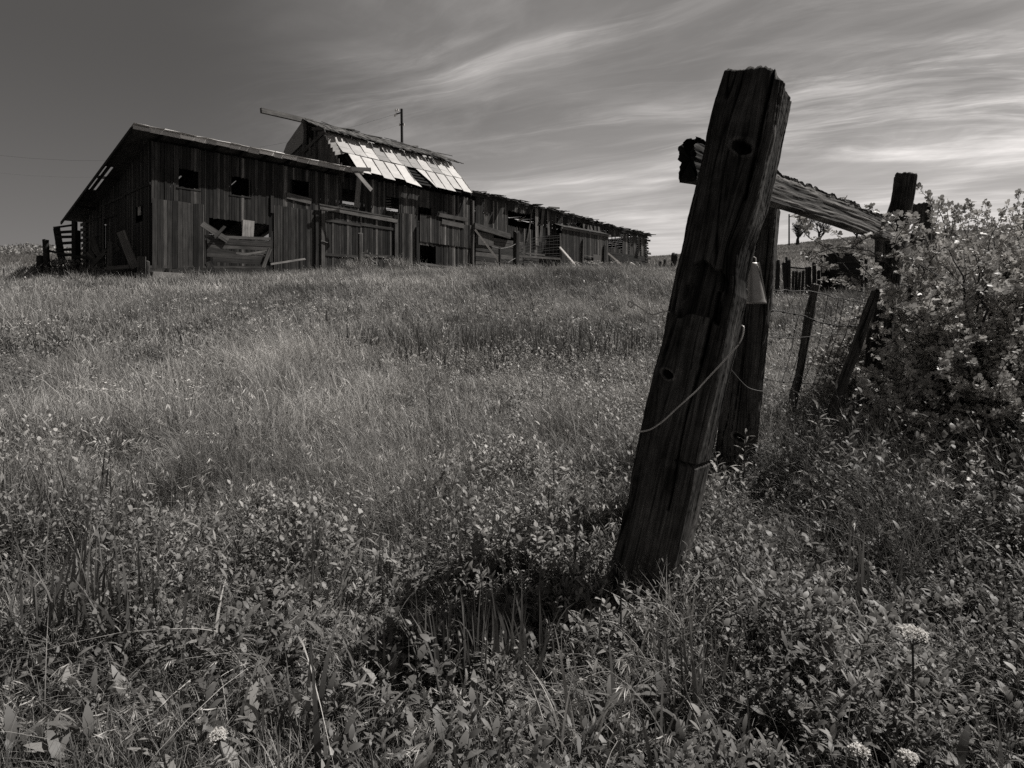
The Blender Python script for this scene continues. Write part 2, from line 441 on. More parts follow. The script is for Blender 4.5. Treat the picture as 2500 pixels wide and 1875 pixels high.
b_.build('batten', M_WALL, barn)
# dark diagonal low rail of the open bay
b_ = MB(); b_.beam(P(W(1018, 555, .12)[0], .12, gwall(14.5) - .1), P(W(1018, 555, .12)[0], .12, W(1019, 555, .12)[1]), .16, .14, side=UU, tint=.3); b_.build('corner_post', M_WALL, barn); b_ = MB()
b_.beam(P(SM, .05, gwall(SM) - .2), P(SM, .05, 8.4), .14, .14, side=UU, tint=1.6)
b_.build('corner_post', M_WALL, barn)
b_ = MB(); b_.beam(P(W(1025, 634, .2)[0], .2, gwall(15) + .45), P(W(1125, 648, .2)[0], .2, gwall(18) + .2), .13, .05, tint=2)
b_.build('low_rail', M_WALL, barn)

# end (gable) wall facing left: shed section, t measured into the barn
TE = 10.4
def EP(t, z, o=0): return P(-o, -t, z)
def ztop_end(t): return 8.76 - .24 * (1.1 + t) - .1
ew = MB()
t0, z0 = E(348, 544); t1, z1 = E(331, 501)
vplanks(ew, .0, TE, lambda t: gzs(*EP(t, 0)[:2]) - .2, ztop_end, [(t0, t1, E(340, 543)[1], E(340, 503)[1]), (4.6, 6.6, gzs(*EP(5.5, 0)[:2]), 5.7)], pos=lambda t, z, o: EP(t, z, o), tint=(.35, .95))
ew.build('end_wall', M_WALL, barn)
ed = MB(); vplanks(ed, 4.6, 6.6, lambda t: gzs(*EP(t, 0)[:2]) - .1, lambda t: 5.75, [], o=-.08, pos=lambda t, z, o: EP(t, z, o), tint=(.4, .8)); ed.build('door', M_WALL, barn)
eb = MB()
for (ta, tb, zz) in [(0, 3.3, 6.55), (3.3, 7, 6.45), (7, 10.4, 5.9)]: eb.beam(EP(ta, zz, .04), EP(tb, zz - .05, .04), .1, .04, tint=.5)
for k in range(9): eb.beam(EP(9.6, gzs(*EP(9.6, 0)[:2]) + .25 + k * .28, .06), EP(10.4 + random.uniform(.05, .3), gzs(*EP(10, 0)[:2]) + .25 + k * .28, .06), .17, .04, tint=.8)
eb.build('batten', M_WALL, barn)
pw = MB(); pw.hexa(EP((t0 + t1) / 2 + .12, (E(340, 503)[1] + E(340, 543)[1]) / 2 + .2, -.05), ZZ * .45, NN * .35, UU * .02, 2.5); o_ = pw.build('window_pane', M_PALE, barn)
# back wall + interior right wall
bw = MB(); vplanks(bw, 0, 9.6, lambda s: 2.5, lambda s: 5.9, [], pos=lambda s, z, o: P(s, -TE, z), tint=(.4, 1), gap=.012)
vplanks(bw, 9.6, SM, lambda s: 2.8, lambda s: 8.5, [], pos=lambda s, z, o: P(s, -7.7, z), tint=(.4, 1), gap=.012)
bw.build('back_wall', M_WALL, barn)
rw = MB(); vplanks(rw, 0, 7.7, lambda t: gzs(*P(SM, -t, 0)[:2]) - .1, lambda t: (8.6 + 2.4 * min(t, 2.1) / 2.1 if t < 5.4 else 11.0 - 2.4 * (t - 5.4) / 2.3), [], pos=lambda t, z, o: P(SM - .06 + o, -t - .05, z), tint=(.4, 1), gap=.004); rw.build('end_wall', M_WALL, barn)
# shed roof (slopes down to the back) of boards running down the slope
rf = MB()
def RP(s, t, dz=0): return P(s, -t, 8.78 - .24 * (1.1 + t) + dz)
s = -1.0
slits = [(2.35, 2.47, 3.2, 5.0), (4.9, 5.06, 2.8, 4.6), (-.62, -.46, 3.4, 6.2)]
nb = 0; s = -.85
while s < 9.7:
    w = random.uniform(.2, .3); c = s + w / 2
    sk = lambda s_, t: s_
    cut = [(t0_, t1_) for (a, b, t0_, t1_) in slits if a - w / 2 < c < b + w / 2 and b - a > .1]
    segs = [(-.6, 10.6)]
    if cut: segs = [(-.6, cut[0][0]), (cut[0][1], 10.6)]
    if cut:
        rf.beam(RP(c + w * .22, cut[0][0]), RP(c + w * .22, cut[0][1]), w * .5, .03, side=UU, tint=.6)
    for (ta, tb) in segs:
        rf.beam(RP(sk(c, ta), ta), RP(sk(c, tb), tb), w - .003, .03, side=UU, tint=random.uniform(.5, 1.1))
    s += w; nb += 1
rf.build('shed_roof', M_ROOFW, barn)
# rafters under the overhang
ra = MB()
s = -.9
while s < 9.5:
    ra.beam(RP(s, -.54, -.1), RP(s, 10.8, -.1), .06, .14, side=UU, tint=.6); s += 1.15
ra.beam(RP(-.9, 4.2, -.2), RP(.2, 4.2, -.2), .12, .1, tint=.5); ra.beam(RP(-.9, 8.0, -.2), RP(.2, 8.0, -.2), .12, .1, tint=.5)
ra.build('rafter', M_DARK, barn)
# ragged shingle edge of the front eave, sun brightness put into its pale colour
fe = MB(); s = -.88
while s < 9.9:
    w = random.uniform(.3, .75)
    fe.hexa(RP(s + w / 2, -.55, .035 + random.uniform(0, .02)), UU * (w - .02), (RP(0, 1) - RP(0, 0)) * .45, ZZ * .025, random.uniform(.9, 1.4), jit=.015)
    fe.hexa(P(s + w / 2, .65, 8.62 + random.uniform(-.012, .012)), UU * (w - .01), ZZ * random.uniform(.14, .2), NN * .03, random.uniform(.7, 1.9), jit=.012)
    if random.random() < .6: fe.hexa(RP(s + w / 2, -.45, .085), UU * (w * .8), (RP(0, 1) - RP(0, 0)) * .5, ZZ * .02, random.uniform(.8, 1.3), jit=.015)
    s += w
fe.build('eave_trim', M_TIN, barn)
# gutter fragments hanging at right end of shed roof
fr = MB(); fr.beam(P(9.3, 1.1, 8.5), P(10.2, 1.3, 7.6), .25, .04, side=UU, tint=1.4); fr.beam(P(9.0, 1.2, 8.55), P(10.3, 1.1, 8.75), .2, .05, tint=.6)
fr.beam(P(9.8, .8, 8.6), P(10.0, .2, 6.8), .3, .04, side=UU, tint=.9)
fr.build('hanging_board', M_PALE, barn)

# gambrel section
G0, G1 = 9.3, 18.6
EV_O, EV_Z, BR_O, BR_Z, RI_O, RI_Z = .55, 8.7, -1.6, 11.12, -3.5, 12.05
tin = MB()
rows = [(0.0, .47), (.47, 1.0)]
ncol = 11
for j, (v0, v1) in enumerate(rows):
    for i in range(ncol):
        a = G0 + .55 + (G1 - G0 - .75) * i / ncol + (-.35 if j == 1 else 0) * (1 - i / ncol); b = G0 + .55 + (G1 - G0 - .75) * (i + 1) / ncol + (-.35 if j == 1 else 0) * (1 - (i + 1) / ncol)
        if j == 0 and i == 5: continue
        k = random.uniform(.8, 1.12)
        if (j, i) in [(1, 3), (1, 5), (1, 6), (1, 8)]: k = random.uniform(.38, .55)
        if (j, i) in [(1, 0)]: k = .75
        lift = .03 * (1 - j) + random.uniform(0, .015)
        def TP(s, v, o=0):
            return P(s, EV_O + (BR_O - EV_O) * v, EV_Z + (BR_Z - EV_Z) * v) + (NN * .73 + ZZ * .68) * o
        n = 4
        drop = random.uniform(-.09, .05) if j == 0 else 0
        for q in range(n):
            w0 = v0 + (v1 - v0) * q / n - (.03 if q == 0 and j == 1 else 0) + (drop if q == 0 else 0); w1 = v0 + (v1 - v0) * (q + 1) / n
            l0 = lift + (.05 + random.uniform(0, .04)) * (1 - q / n) ** 3 * (1.0 if j == 1 else .5); l1 = lift + .05 * (1 - (q + 1) / n) ** 3
            sk0 = 0; ex = random.uniform(-.0, .03)
            pts = [TP(a + .004, w0, l0), TP(b - .004 + ex, w0, l0 * .7), TP(b - .004, w1, l1), TP(a + .004, w1, l1)]
            if j == 0 and i == 4 and q == 0: pts[1] = TP(b + .25, w0 - .06, l0)
            if j == 0 and i == 6 and q < 4: pts[0] = TP(a + .75 * (1 - q / 4) ** 1, w0, l0); pts[3] = TP(a + .75 * (1 - (q + 1) / 4), w1, l1)
            tin.quad(pts, k * random.uniform(.97, 1.03))
        # standing seam
        tin.beam(TP(b, v0, lift + .03), TP(b, v1, lift + .03), .015, .04, side=UU, tint=.75)
tin.build('tin_roof', M_TIN, barn)
# curled left edge sheet
cs = MB()
for q in range(6):
    v0, v1 = .42 + .58 * q / 6, .42 + .58 * (q + 1) / 6
    c0 = .45 * (1 - q / 6) ** 1.5; c1 = .45 * (1 - (q + 1) / 6) ** 1.5
    tp = lambda s, v, o=0: P(s, EV_O + (BR_O - EV_O) * v, EV_Z + (BR_Z - EV_Z) * v) + (NN * .73 + ZZ * .68) * o
    cs.quad([tp(G0 - .25, v0, -.25 + .0), tp(G0 + .3, v0, .02), tp(G0 + .25, v1, .02), tp(G0 - .2, v1, -.1)], .65)
cs.build('curled_sheet', M_TIN, barn)
# roof deck under the tin: spaced purlins + boards
dk = MB()
for v in np.linspace(.03, 1, 12):
    if True:
        a = P(G0 + .5, EV_O + (BR_O - EV_O) * v - .06, EV_Z + (BR_Z - EV_Z) * v - .06); b = P(G1 - .1, EV_O + (BR_O - EV_O) * v - .06, EV_Z + (BR_Z - EV_Z) * v - .06)
        dk.beam(a, b, .16, .03, side=(NN * (EV_O - BR_O) + ZZ * (EV_Z - BR_Z)), tint=.25)
for s in np.linspace(G0 + .5, G1 - .2, 11):
    dk.beam(P(s, EV_O - .1, EV_Z - .15), P(s, BR_O - .1, BR_Z - .12), .06, .12, side=UU, tint=.8)
    dk.beam(P(s, BR_O, BR_Z - .1), P(s, RI_O, RI_Z - .1), .06, .12, side=UU, tint=.8)
dk.build('roof_frame', M_DARK, barn)
up = MB()
# upper front slope: shingles in courses, ragged lower edge
L = P(0, RI_O, RI_Z) - P(0, BR_O, BR_Z)
for c_ in range(6):
    s = G0 - .5 + random.uniform(0, .1)
    while s < G1 + .35:
        w = random.uniform(.18, .5)
        p = P(s + w / 2, BR_O + .25 + (RI_O - BR_O - .1) * c_ / 6, BR_Z - .04 + (RI_Z - BR_Z) * c_ / 6 + .03 * 1)
        if random.random() < .93: up.hexa(p + L * .1 + ZZ * random.uniform(0, .03), UU * (w - .01), L * random.uniform(.26, .36), ZZ * .03, random.uniform(.7, 2.2), jit=.02)
        s += w
# back slopes
for (o0, z0_, o1, z1_) in [(RI_O, RI_Z + .04, -5.4, BR_Z), (-5.4, BR_Z, -7.75, EV_Z)]:
    s = G0 - .3
    while s < G1:
        w = random.uniform(.4, .7)
        up.beam(P(s + w / 2, o0, z0_), P(s + w / 2, o1, z1_), w - .004, .03, side=UU, tint=random.uniform(.8, 1.6)); s += w
up.build('upper_roof', M_ROOFW, barn)
rb = MB(); rb.beam(P(6.45, RI_O, 12.0), P(G0 + .2, RI_O, 12.06), .26, .2, tint=1.0, endj=.05); rb.beam(P(G0 - .6, RI_O, 12.1), P(G1 + .3, RI_O + .0, 12.08), .12, .1, tint=1.2)
rb.beam(P(7.4, RI_O, 12.16), P(8.8, RI_O, 12.17), .05, .05, tint=2)
rb.build('ridge_beam', M_PALE, barn)
# broken ridge boards lying on the roof top
rg = MB(); s = G0 - .3
while s < G1 + .4:
    w = random.uniform(.5, 1.4)
    rg.beam(P(s, RI_O + random.uniform(.0, .3), 12.08 + random.uniform(-.02, .08)), P(s + w, RI_O + random.uniform(.1, .5), 12.04 + random.uniform(-.1, .08)), random.uniform(.1, .25), .03, side=L, tint=random.uniform(.7, 2.0), endj=.06)
    s += w * .7
rg.build('ridge_boards', M_ROOFW, barn); rg = MB()
s = G0
while s < G1 + .3:
    w = random.uniform(.12, .4)
    rg.hexa(P(s + w / 2, BR_O + .35 + random.uniform(-.05, .12), BR_Z - .02), UU * w, L * random.uniform(.15, .3), ZZ * .02, random.uniform(.4, 1.4), jit=.03)
    s += w * random.uniform(.8, 1.6)
rg.build('loose_shingles', M_ROOFW, barn)
# open gable of the gambrel above the shed roof
ga = MB()
def zgam(o):
    if o > BR_O: return EV_Z + (BR_Z - EV_Z) * (EV_O - o) / (EV_O - BR_O)
    if o > RI_O: return BR_Z + (RI_Z - BR_Z) * (BR_O - o) / (BR_O - RI_O)
    if o > -5.4: return BR_Z + (RI_Z - BR_Z) * (o + 5.4) / (5.4 + RI_O)
    return EV_Z + (BR_Z - EV_Z) * (o + 7.75) / 2.35
o_c = -7.6
while o_c < .3:
    w = random.uniform(.18, .25); oc = o_c + w / 2
    zt_ = zgam(oc) - .12; zb_ = 8.66 - .235 * (1.1 - oc) - .5
    if -3.45 < oc < -1.95: zt_ = min(zt_, 10.55 + .2 * (oc + 3.4)); 
    if -2.3 < oc < -1.95: zt_ = zgam(oc) - .2
    if zt_ > zb_: ga.beam(P(G0 - .25 + random.uniform(-.01, .01), oc, zb_), P(G0 - .25, oc, zt_), w - .01, .03, side=NN, tint=random.uniform(.8, 2.0))
    o_c += w
ga.build('gable_wall', M_WALL, barn)
gt = MB()
gt.beam(P(G0 - .32, -3.5, 9.2), P(G0 - .32, -3.5, 12.0), .12, .1, side=NN, tint=1.6)
gt.beam(P(G0 - .32, -2.3, 9.6), P(G0 - .32, -2.3, 11.4), .14, .08, side=NN, tint=1.2)
gt.beam(P(G0 - .34, -2.8, 9.9), P(G0 - .34, -2.8, 10.9), .1, .08, side=NN, tint=1.4)
gt.beam(P(G0 - .36, -3.6, 10.2), P(G0 - .36, -1.2, 11.0), .2, .05, tint=1.2)
gt.beam(P(G0 - .36, -2.5, 11.35), P(G0 - .3, -1.4, 11.15), .16, .08, tint=1.5)
gt.build('gable_frame', M_WALL, barn)
gp = MB()
gp.v += [P(G0 - .38, -3.55, 12.0), P(G0 - .38, -5.35, 11.05), P(G0 - .38, -6.3, 10.0), P(G0 - .38, -4.6, 10.4), P(G0 - .38, -3.5, 10.75), P(G0 - .38, -3.4, 11.4)]
gp.face([0, 1, 2, 3, 4, 5], [(0, 0), (1, 1), (1, 2), (0, 2), (0, 1), (0, .5)], .5)
gp.build('sheet_panel', M_TIN, barn)

# ------------------------------------------------------------------ collapsed feed crib in front of the barn
crib = thing('feed_crib', 'sagging horizontal board crib leaning against barn under the long low opening', 'feed crib', P(4.3, .9, gwall(4.3, .9)))
OC = .8
def WP(px, py, o): s, z = W(px, py, o); return P(s, o, z)
def wbeam(mb, p0, p1, o, w, t, tint=1.0, side=None, o1=None, endj=.03):
    mb.beam(WP(p0[0], p0[1], o), WP(p1[0], p1[1], o if o1 is None else o1), w, t, side=side, tint=tint, endj=endj)
m = MB()
for (x0, y0, x1, y1, w, tt) in [(500, 577, 661, 583, .13, 1.5), (505, 588, 661, 596, .24, .7), (508, 600, 660, 606, .2, 1.1), (506, 609, 575, 622, .26, .6), (575, 625, 655, 612, .1, 2.2), (506, 622, 650, 631, .18, .9), (520, 634, 645, 641, .2, .5), (575, 617, 651, 622, .07, 1.6)]:
    wbeam(m, (x0, y0), (x1, y1), OC + random.uniform(-.03, .03), w, .035, tt)
m.build('crib_boards', M_WALL, crib)
m = MB(); wbeam(m, (506, 586), (509, 640), OC - .1, .14, .12, .7, side=UU); m.build('crib_post', M_WALL, crib)
m = MB(); wbeam(m, (659, 608), (642, 653), OC + .12, .17, .08, 1.3, side=UU); m.build('crib_post', M_WALL, crib)
m = MB(); wbeam(m, (506, 640), (524, 672), OC, .26, .1, .35, side=UU); m.build('crib_post', M_WALL, crib)
m = MB(); wbeam(m, (492, 545), (557, 588), OC + .1, .26, .04, 1.7); m.build('fallen_plank', M_WALL, crib)
m = MB(); wbeam(m, (523, 580), (549, 552), OC + .2, .12, .05, 1.1); m.build('fallen_plank', M_WALL, crib)
m = MB(); wbeam(m, (661, 645), (745, 632), .5, .09, .05, 1.6)
tag(m.build('fallen_rail', M_PALE, None, WP(700, 640, .5)), 'thin pale rail lying along the barn foot right of the sagging crib', 'fallen rail')
# post standing before the double door
pp = WP(880, 640, .9)
def rough_post(name, A, B, w, t, mat, label, cat='fence post', group=None, nl=28, side=None, tint=1.0, seed=1, amp=.08, parent=None):
    """square-ish post as a displaced grid along A->B, worn edges, split top"""
    A = Vector(A); B = Vector(B); ax = (B - A); Ln = ax.length; ax.normalize()
    side = Vector(side) if side is not None else Vector((1, 0, 0))
    sx = (side - ax * side.dot(ax)).normalized(); sy = ax.cross(sx)
    na = 28; th = np.linspace(0, 2 * np.pi, na, endpoint=False)
    e = .38
    cx = np.sign(np.cos(th)) * np.abs(np.cos(th)) ** e; cy = np.sign(np.sin(th)) * np.abs(np.sin(th)) ** e
    nr = nl + 4
    V = []; T = []; UV = []
    for i in range(nr):
        if i < nl: l = Ln * i / (nl - 1); k = 1.0
        else: l = Ln + .004 * (i - nl + 1); k = [.9, .6, .3, .02][i - nl]
        nz = vnoise(th * 4 + seed * 7, np.full(na, l * 2.2 / max(w, .05) * .12 + seed), seed) - .5
        nz2 = vnoise(th * 12, np.full(na, l * 6), seed + 5) - .5
        f = k * (1 + amp * 2 * nz + amp * nz2 * .8)
        drop = (vnoise(cx * 1.7 + 5 + seed, cy * 1.7 + 3, seed + 9) - .5) * w * .5 * (1 if i >= nl - 2 else 0)
        for j in range(na):
            p = A + ax * (l + drop[j]) + sx * (cx[j] * w / 2 * f[j]) + sy * (cy[j] * t / 2 * f[j])
            V.append(p); T.append(tint * (1 if k == 1 else 1.4)); UV.append((th[j] * w * .6 + seed * 3.1, l + seed))
    I = np.arange(nr * na).reshape(nr, na); J = np.roll(I, -1, 1)
    Q = np.stack([I[:-1].ravel(), J[:-1].ravel(), J[1:].ravel(), I[1:].ravel()], 1)
    o = np_mesh(name, np.array([tuple(v) for v in V]), [Q], T, mat, parent, A if parent is None else None, smooth=True, uv=UV)
    if label: tag(o, label, cat, group)
    return o
def gp_at(px, py, Yd):
    p = at(px, py, Yd); p.z = gzs(p.x, p.y) - .15; return p
A = WP(880, 636, 1.0); A.z = gwall(10, 1) - .2
B = WP(880, 570, 1.0)
rough_post('standing_post', A, B, .24, .16, M_PALE, 'upright pale post standing before the closed double barn door', tint=.55, seed=4, side=UU)

# ------------------------------------------------------------------ long shed beyond the barn
SE = 41.4
shed = thing('long_shed', 'long low ragged board shed running on behind the barn with broken openings', 'shed', P(SM + .3, 0, gwall(SM)))
def zroof(s): return np.interp(s, [SM, 22, 25.5, 29, 33, 37, 41.5], [9.0, 8.95, 8.85, 8.75, 8.55, 8.4, 8.3])
H1 = hole(1242, 1299, 520, 556); H2 = hole(1375, 1420, 541, 565); H3 = hole(1486, 1522, 578, 606)
m = MB()
vplanks(m, SM + .3, 30.2, lambda s: float(np.interp(s, [SM, 23, 23.1, 30], [6.45, 6.35, gwall(25), gwall(29)])), lambda s: float(zroof(s)) - .15 + random.uniform(-.15, .05), [H1], tint=(.4, 1.9), lean=.02, endj=.06)
vplanks(m, 30.2, 37.2, lambda s: gwall(s), lambda s: float(zroof(s)) - .2 + random.uniform(-.1, .05), [H2, H3], tint=(.35, 1.5), lean=.03, endj=.06)
m.build('front_wall', M_WALL, shed)
m = MB(); vplanks(m, 37.2, SE - .1, lambda s: 6.2, lambda s: float(zroof(s)) + random.uniform(-.12, .1), [], tint=(.7, 2.6), lean=.07, endj=.12, gap=.02, oj=.04, wmin=.2, wmax=.36)
m.build('leaning_boards', M_WALL, shed)
m = MB()
hplanks(m, SM + .3, 24.0, 4.0, 6.2, o=.0, tint=(.6, 1.8), slope=-.02, tilt=.05, h=(.2, .34), miss=.08)
hplanks(m, 24, 30.2, 4.1, 5.2, o=.04, tint=(.4, 1.6), slope=0.0, tilt=.04, h=(.15, .3), miss=.15)
m.build('log_siding', M_WALL, shed); m = MB()
hplanks(m, 35.2, SE, 4.6, 6.3, o=.04, tint=(.4, 1.2), slope=-.01, tilt=.05, h=(.25, .34), overh=.1)
m.build('log_siding', M_WALL, shed)
m = MB()
wbeam(m, (1157, 551), (1244, 577), .15, .36, .2, 1.2)
m.build('header_beam', M_WALL, shed)
m = MB(); s, z = W(1186, 584, .08); m.hexa(P(s, .08, z), ZZ * .85, UU * 1.5, NN * .03, .55, jit=.02); o_ = m.build('patch_board', M_PALE, shed); o_['label'] = 'smooth pale square panel under the header beam'
m = MB(); p0 = WP(1262, 539, -.6); p1 = WP(1285, 527, -.9); p2 = WP(1269, 541, -.8)
m.quad([p0, WP(1272, 533, -.6), p1, WP(1270, 542, -.9)], 1.1); m.build('hanging_sheet', M_TIN, shed)
m = MB(); wbeam(m, (1299, 512), (1287, 590), .1, .1, .05, 1.4, side=UU); m.build('loose_boards', M_WALL, shed); m = MB(); wbeam(m, (1310, 505), (1311, 600), .12, .34, .03, 2.6, side=UU); wbeam(m, (1327, 507), (1319, 590), .14, .3, .03, 1.2, side=UU)
wbeam(m, (1337, 507), (1340, 575), .12, .25, .03, 1.8, side=UU); wbeam(m, (1340, 506), (1366, 508), .2, .12, .06, 2.5)
m.build('loose_boards', M_WALL, shed)
# bars in window 2 and window 3
m = MB()
for xx in (1382, 1391, 1400): wbeam(m, (xx, 541), (xx + 4, 563), -.05, .05, .05, 1.2, side=UU)
wbeam(m, (1402, 546), (1418, 563), .0, .07, .04, 2.0); wbeam(m, (1404, 562), (1419, 548), .03, .07, .04, 2.0)
m.build('window_bars', M_WALL, shed); m = MB()
for xx in (1494, 1502): wbeam(m, (xx, 577), (xx, 607), -.02, .06, .05, 1.5, side=UU)
wbeam(m, (1486, 592), (1522, 598), -.01, .06, .04, 1.0)
m.build('window_bars', M_WALL, shed)
# projecting stall with its own door and slanted roof edge
m = MB()
q0 = W(1372, 560, .9)[0]; q1 = W(1484, 560, .9)[0]
zt_ = lambda s: float(np.interp(s, [q0, q1], [W(1372, 559, .9)[1], W(1484, 578, .9)[1]]))
vplanks(m, q0, q1, lambda s: gwall(s, .9) - .1, zt_, [], o=.9, tint=(.4, 1.6))
m.build('stall_front', M_WALL, shed)
m = MB(); m.beam(P(q0 - .2, .95, zt_(q0) + .06), P(q1 + .3, .95, zt_(q1) + .05), .16, .14, tint=1.6)
for k in range(14):
    s = q0 + (q1 - q0) * (k + .5) / 14
    m.beam(P(s, 1.1, zt_(s) + .14), P(s, -.05, zt_(s) + .55), (q1 - q0) / 14 - .01, .03, side=UU, tint=random.uniform(.6, 1.4))
m.build('stall_roof', M_ROOFW, shed)
m = MB()
for k in range(5): s = W(1427 + 9 * k, 560, .3)[0]; m.beam(P(s, .3, zt_(s) + .2), P(s + .05, .2, zt_(s) + .85), .32, .04, side=UU, tint=random.uniform(.8, 1.8))
m.build('loose_boards', M_WALL, shed)
for q_ in [((1424, 585), (1422, 650), .13, 1.2), ((1367, 570), (1370, 655), .2, 1.0), ((1477, 600), (1475, 662), .3, .35)]:
    m = MB(); wbeam(m, q_[0], q_[1], 1.0, q_[2], .1, q_[3], side=UU); m.build('stall_post', M_WALL, shed)
m = MB(); wbeam(m, (1425, 623), (1449, 628), 1.0, .05, .04, 2.5)
m.build('door_bar', M_WALL, shed)
m = MB(); m.hexa(WP(1458, 646, 1.02), ZZ * 1.5, UU * 1.0, NN * .04, .65, jit=.03); o_ = m.build('patch_board', M_PALE, shed); o_['label'] = 'pale weathered panel low on the stall front'
# end wall, roof and ragged roof edge
m = MB(); hplanks(m, 0, 5, 4.3, 8.25, pos=lambda s, z, o: P(SE, -s + o, z), tint=(.4, 1.2), miss=.05, overh=.15)
for k in range(15):
    z = 4.9 + k * .24; m.beam(P(SE - .3, .06, z), P(SE + random.uniform(.1, .75), .08, z + random.uniform(-.04, .04)), random.uniform(.08, .2), .05, tint=random.uniform(.5, 1.2), endj=.04)
m.build('end_wall', M_WALL, shed)
m = MB(); vplanks(m, SM, SE, lambda s: 4.3, lambda s: float(zroof(s)) + .05, [], pos=lambda s, z, o: P(s, -5, z), tint=(.4, 1)); m.build('back_wall', M_WALL, shed)
m = MB()
s = SM - .1
while s < SE:
    w = random.uniform(.3, .6)
    z = float(zroof(s)) - .1
    m.beam(P(s + w / 2, random.uniform(.05, .5) if random.random() < .7 else random.uniform(.5, .9), z + random.uniform(-.03, .05)), P(s + w / 2, -5.2, z + .25 + random.uniform(-.05, .05)), w + .06, .04, side=UU, tint=random.uniform(.4, 1.0), endj=.05)
    s += w
for k in range(60):
    s = SM + (SE - SM) * k / 60; z = float(zroof(s)) - .12; m.hexa(P(s + .2, .04 + random.uniform(0, .03), z), UU * .42, ZZ * random.uniform(.28, .42), NN * .03, random.uniform(.3, .7), jit=.02)
for k in range(230):
    s = random.uniform(SM, SE + .1); z = float(zroof(s)) + .02; l = random.uniform(.2, .7); o = random.uniform(-.6, .4)
    m.beam(P(s, o, z + random.uniform(-.02, .07)), P(s + l, o + random.uniform(-.3, .3), z + random.uniform(-.03, .09)), random.uniform(.06, .2), .035, side=NN, tint=random.uniform(.4, 1.3), endj=.05)
for k in range(10):
    s = SE - .3 + random.uniform(-2.5, .2); z = float(zroof(s)) + .03
    m.beam(P(s, .2, z), P(s + random.uniform(.6, 1.5), .3, z + random.uniform(-.02, .1)), .1, .05, side=NN, tint=.6)
m.build('roof', M_ROOFW, shed)

# braces leaning on the shed
for i, (a, b, lab) in enumerate([((1160, 561), (1226, 648), 'long pale diagonal prop leaning at the join of barn and shed'),
                ((1366, 603), (1418, 662), 'pale diagonal prop leaning against the left edge of the projecting stall'),
                ((1484, 618), (1540, 665), 'pale diagonal prop leaning right of the projecting stall'),
                ((1539, 641), (1570, 661), 'shortest pale prop near the far end of the shed')]):
    m = MB(); A = WP(a[0], a[1], .2 if i != 1 else 1.1); B = WP(b[0], b[1], 1.4); m.beam(A, B, .12, .1, tint=2.2 if i else 1.5, endj=.02)
    tag(m.build('diagonal_prop', M_TIN, None, B), lab, 'prop')
# post and wire panel before the shed
A = WP(1260, 648, 1.6); rough_post('fence_post', A - ZZ * .3, WP(1261, 566, 1.6), .38, .3, M_DARK, 'thick dark square post standing before the shed wall', seed=6, side=UU, tint=1.2)
A = WP(1220, 640, 1.6); rough_post('fence_post', A - ZZ * .3, WP(1220, 604, 1.6), .13, .12, M_DARK, 'short thin dark stake left of the thick shed post', seed=8, side=UU, tint=1.2)
wp = thing('mesh_fence', 'rusty wire mesh stock panel with low board standing in front of shed', 'fence', WP(1310, 640, 1.5))
m = MB()
for k in range(8):
    z0 = 574 + k * 7.2; m.tube([WP(1268, z0 + 20, 1.55), WP(1300, z0 + 8, 1.5), WP(1330, z0 + 2 + random.uniform(-2, 2), 1.5), WP(1366, z0 + random.uniform(-2, 2), 1.5)], .013, 4)
for k in range(9): x = 1285 + k * 9.5; m.tube([WP(x, 580 - k * .7, 1.5), WP(x - 2, 632, 1.5)], .011, 4)
m.build('mesh_wire', M_POLE, wp)
m = MB(); wbeam(m, (1266, 625), (1367, 632), 1.55, .14, .06, 1.4); wbeam(m, (1268, 616), (1330, 623), 1.5, .1, .04, 1.6); m.build('low_board', M_WALL, wp)
tag((lambda mm: (mm.tube([WP(1264, 593, 1.7), WP(1245, 603, 1.7), WP(1222, 607, 1.65), WP(1200, 602, 1.6)], .02, 4), mm.tube([WP(1264, 627, 1.7), WP(1240, 641, 1.7), WP(1222, 630, 1.65)], .02, 4), mm)[2])(MB()).build('slack_wire', M_RUST, None, WP(1222, 640, 1.6)), 'slack dark wires strung between thick post and short stake before shed', 'wire')

# ------------------------------------------------------------------ yard fence left of the barn
yf = thing('slatted_gate', 'leaning slatted stock gate beside the left end of barn', 'gate', at(160, 660, 29))
YG = 29.0
def ab(mb, p0, p1, Yd, w, t, tint=1.0, Y1=None): mb.beam(at(p0[0], p0[1], Yd), at(p1[0], p1[1], Y1 or Yd), w, t, tint=tint, endj=.02, side=Vector((1, 0, 0)) if abs(p0[0] - p1[0]) < abs(p0[1] - p1[1]) else None)
m = MB(); ab(m, (182, 680), (182, 541), YG, .18, .16); m.build('gate_post', M_DARK, yf)
m = MB(); ab(m, (191, 680), (191, 563), YG + .3, .14, .16); m.build('gate_post', M_DARK, yf)
for k, (yl, yr) in enumerate([(556, 549), (568, 565), (579, 578), (595, 592), (610, 609), (624, 621)]):
    m = MB(); ab(m, (131 + k * 1.6, yl), (182, yr), YG, .13 if k else .09, .04, 1.0); m.build('slat', M_DARK, yf)
m = MB(); ab(m, (138, 556), (152, 640), YG + .1, .32, .04, .8); m.build('brace', M_DARK, yf)
for (a, b, w, lab, sd) in [((117, 690), (111, 586), .2, 'dark leaning post of stock yard, tallest left of slatted gate', 21), ((99, 680), (99, 625), .24, 'short stubby dark post, leftmost beside the barn', 22)]:
    A = at(a[0], a[1], 28); A.z = gzs(A.x, A.y) - .2; rough_post('fence_post', A, at(b[0], b[1], 28), w, w, M_DARK, lab, seed=sd, tint=1.3)
m = MB(); ab(m, (112, 611), (180, 625), 28.1, .1, .06, 1.4); ab(m, (180, 625), (247, 636), 28.1, .12, .06, .9, 27.2)
tag(m.build('fence_rail', M_DARK, None, at(180, 640, 28)), 'dark horizontal rail running from leaning post to barn gable', 'fence rail')
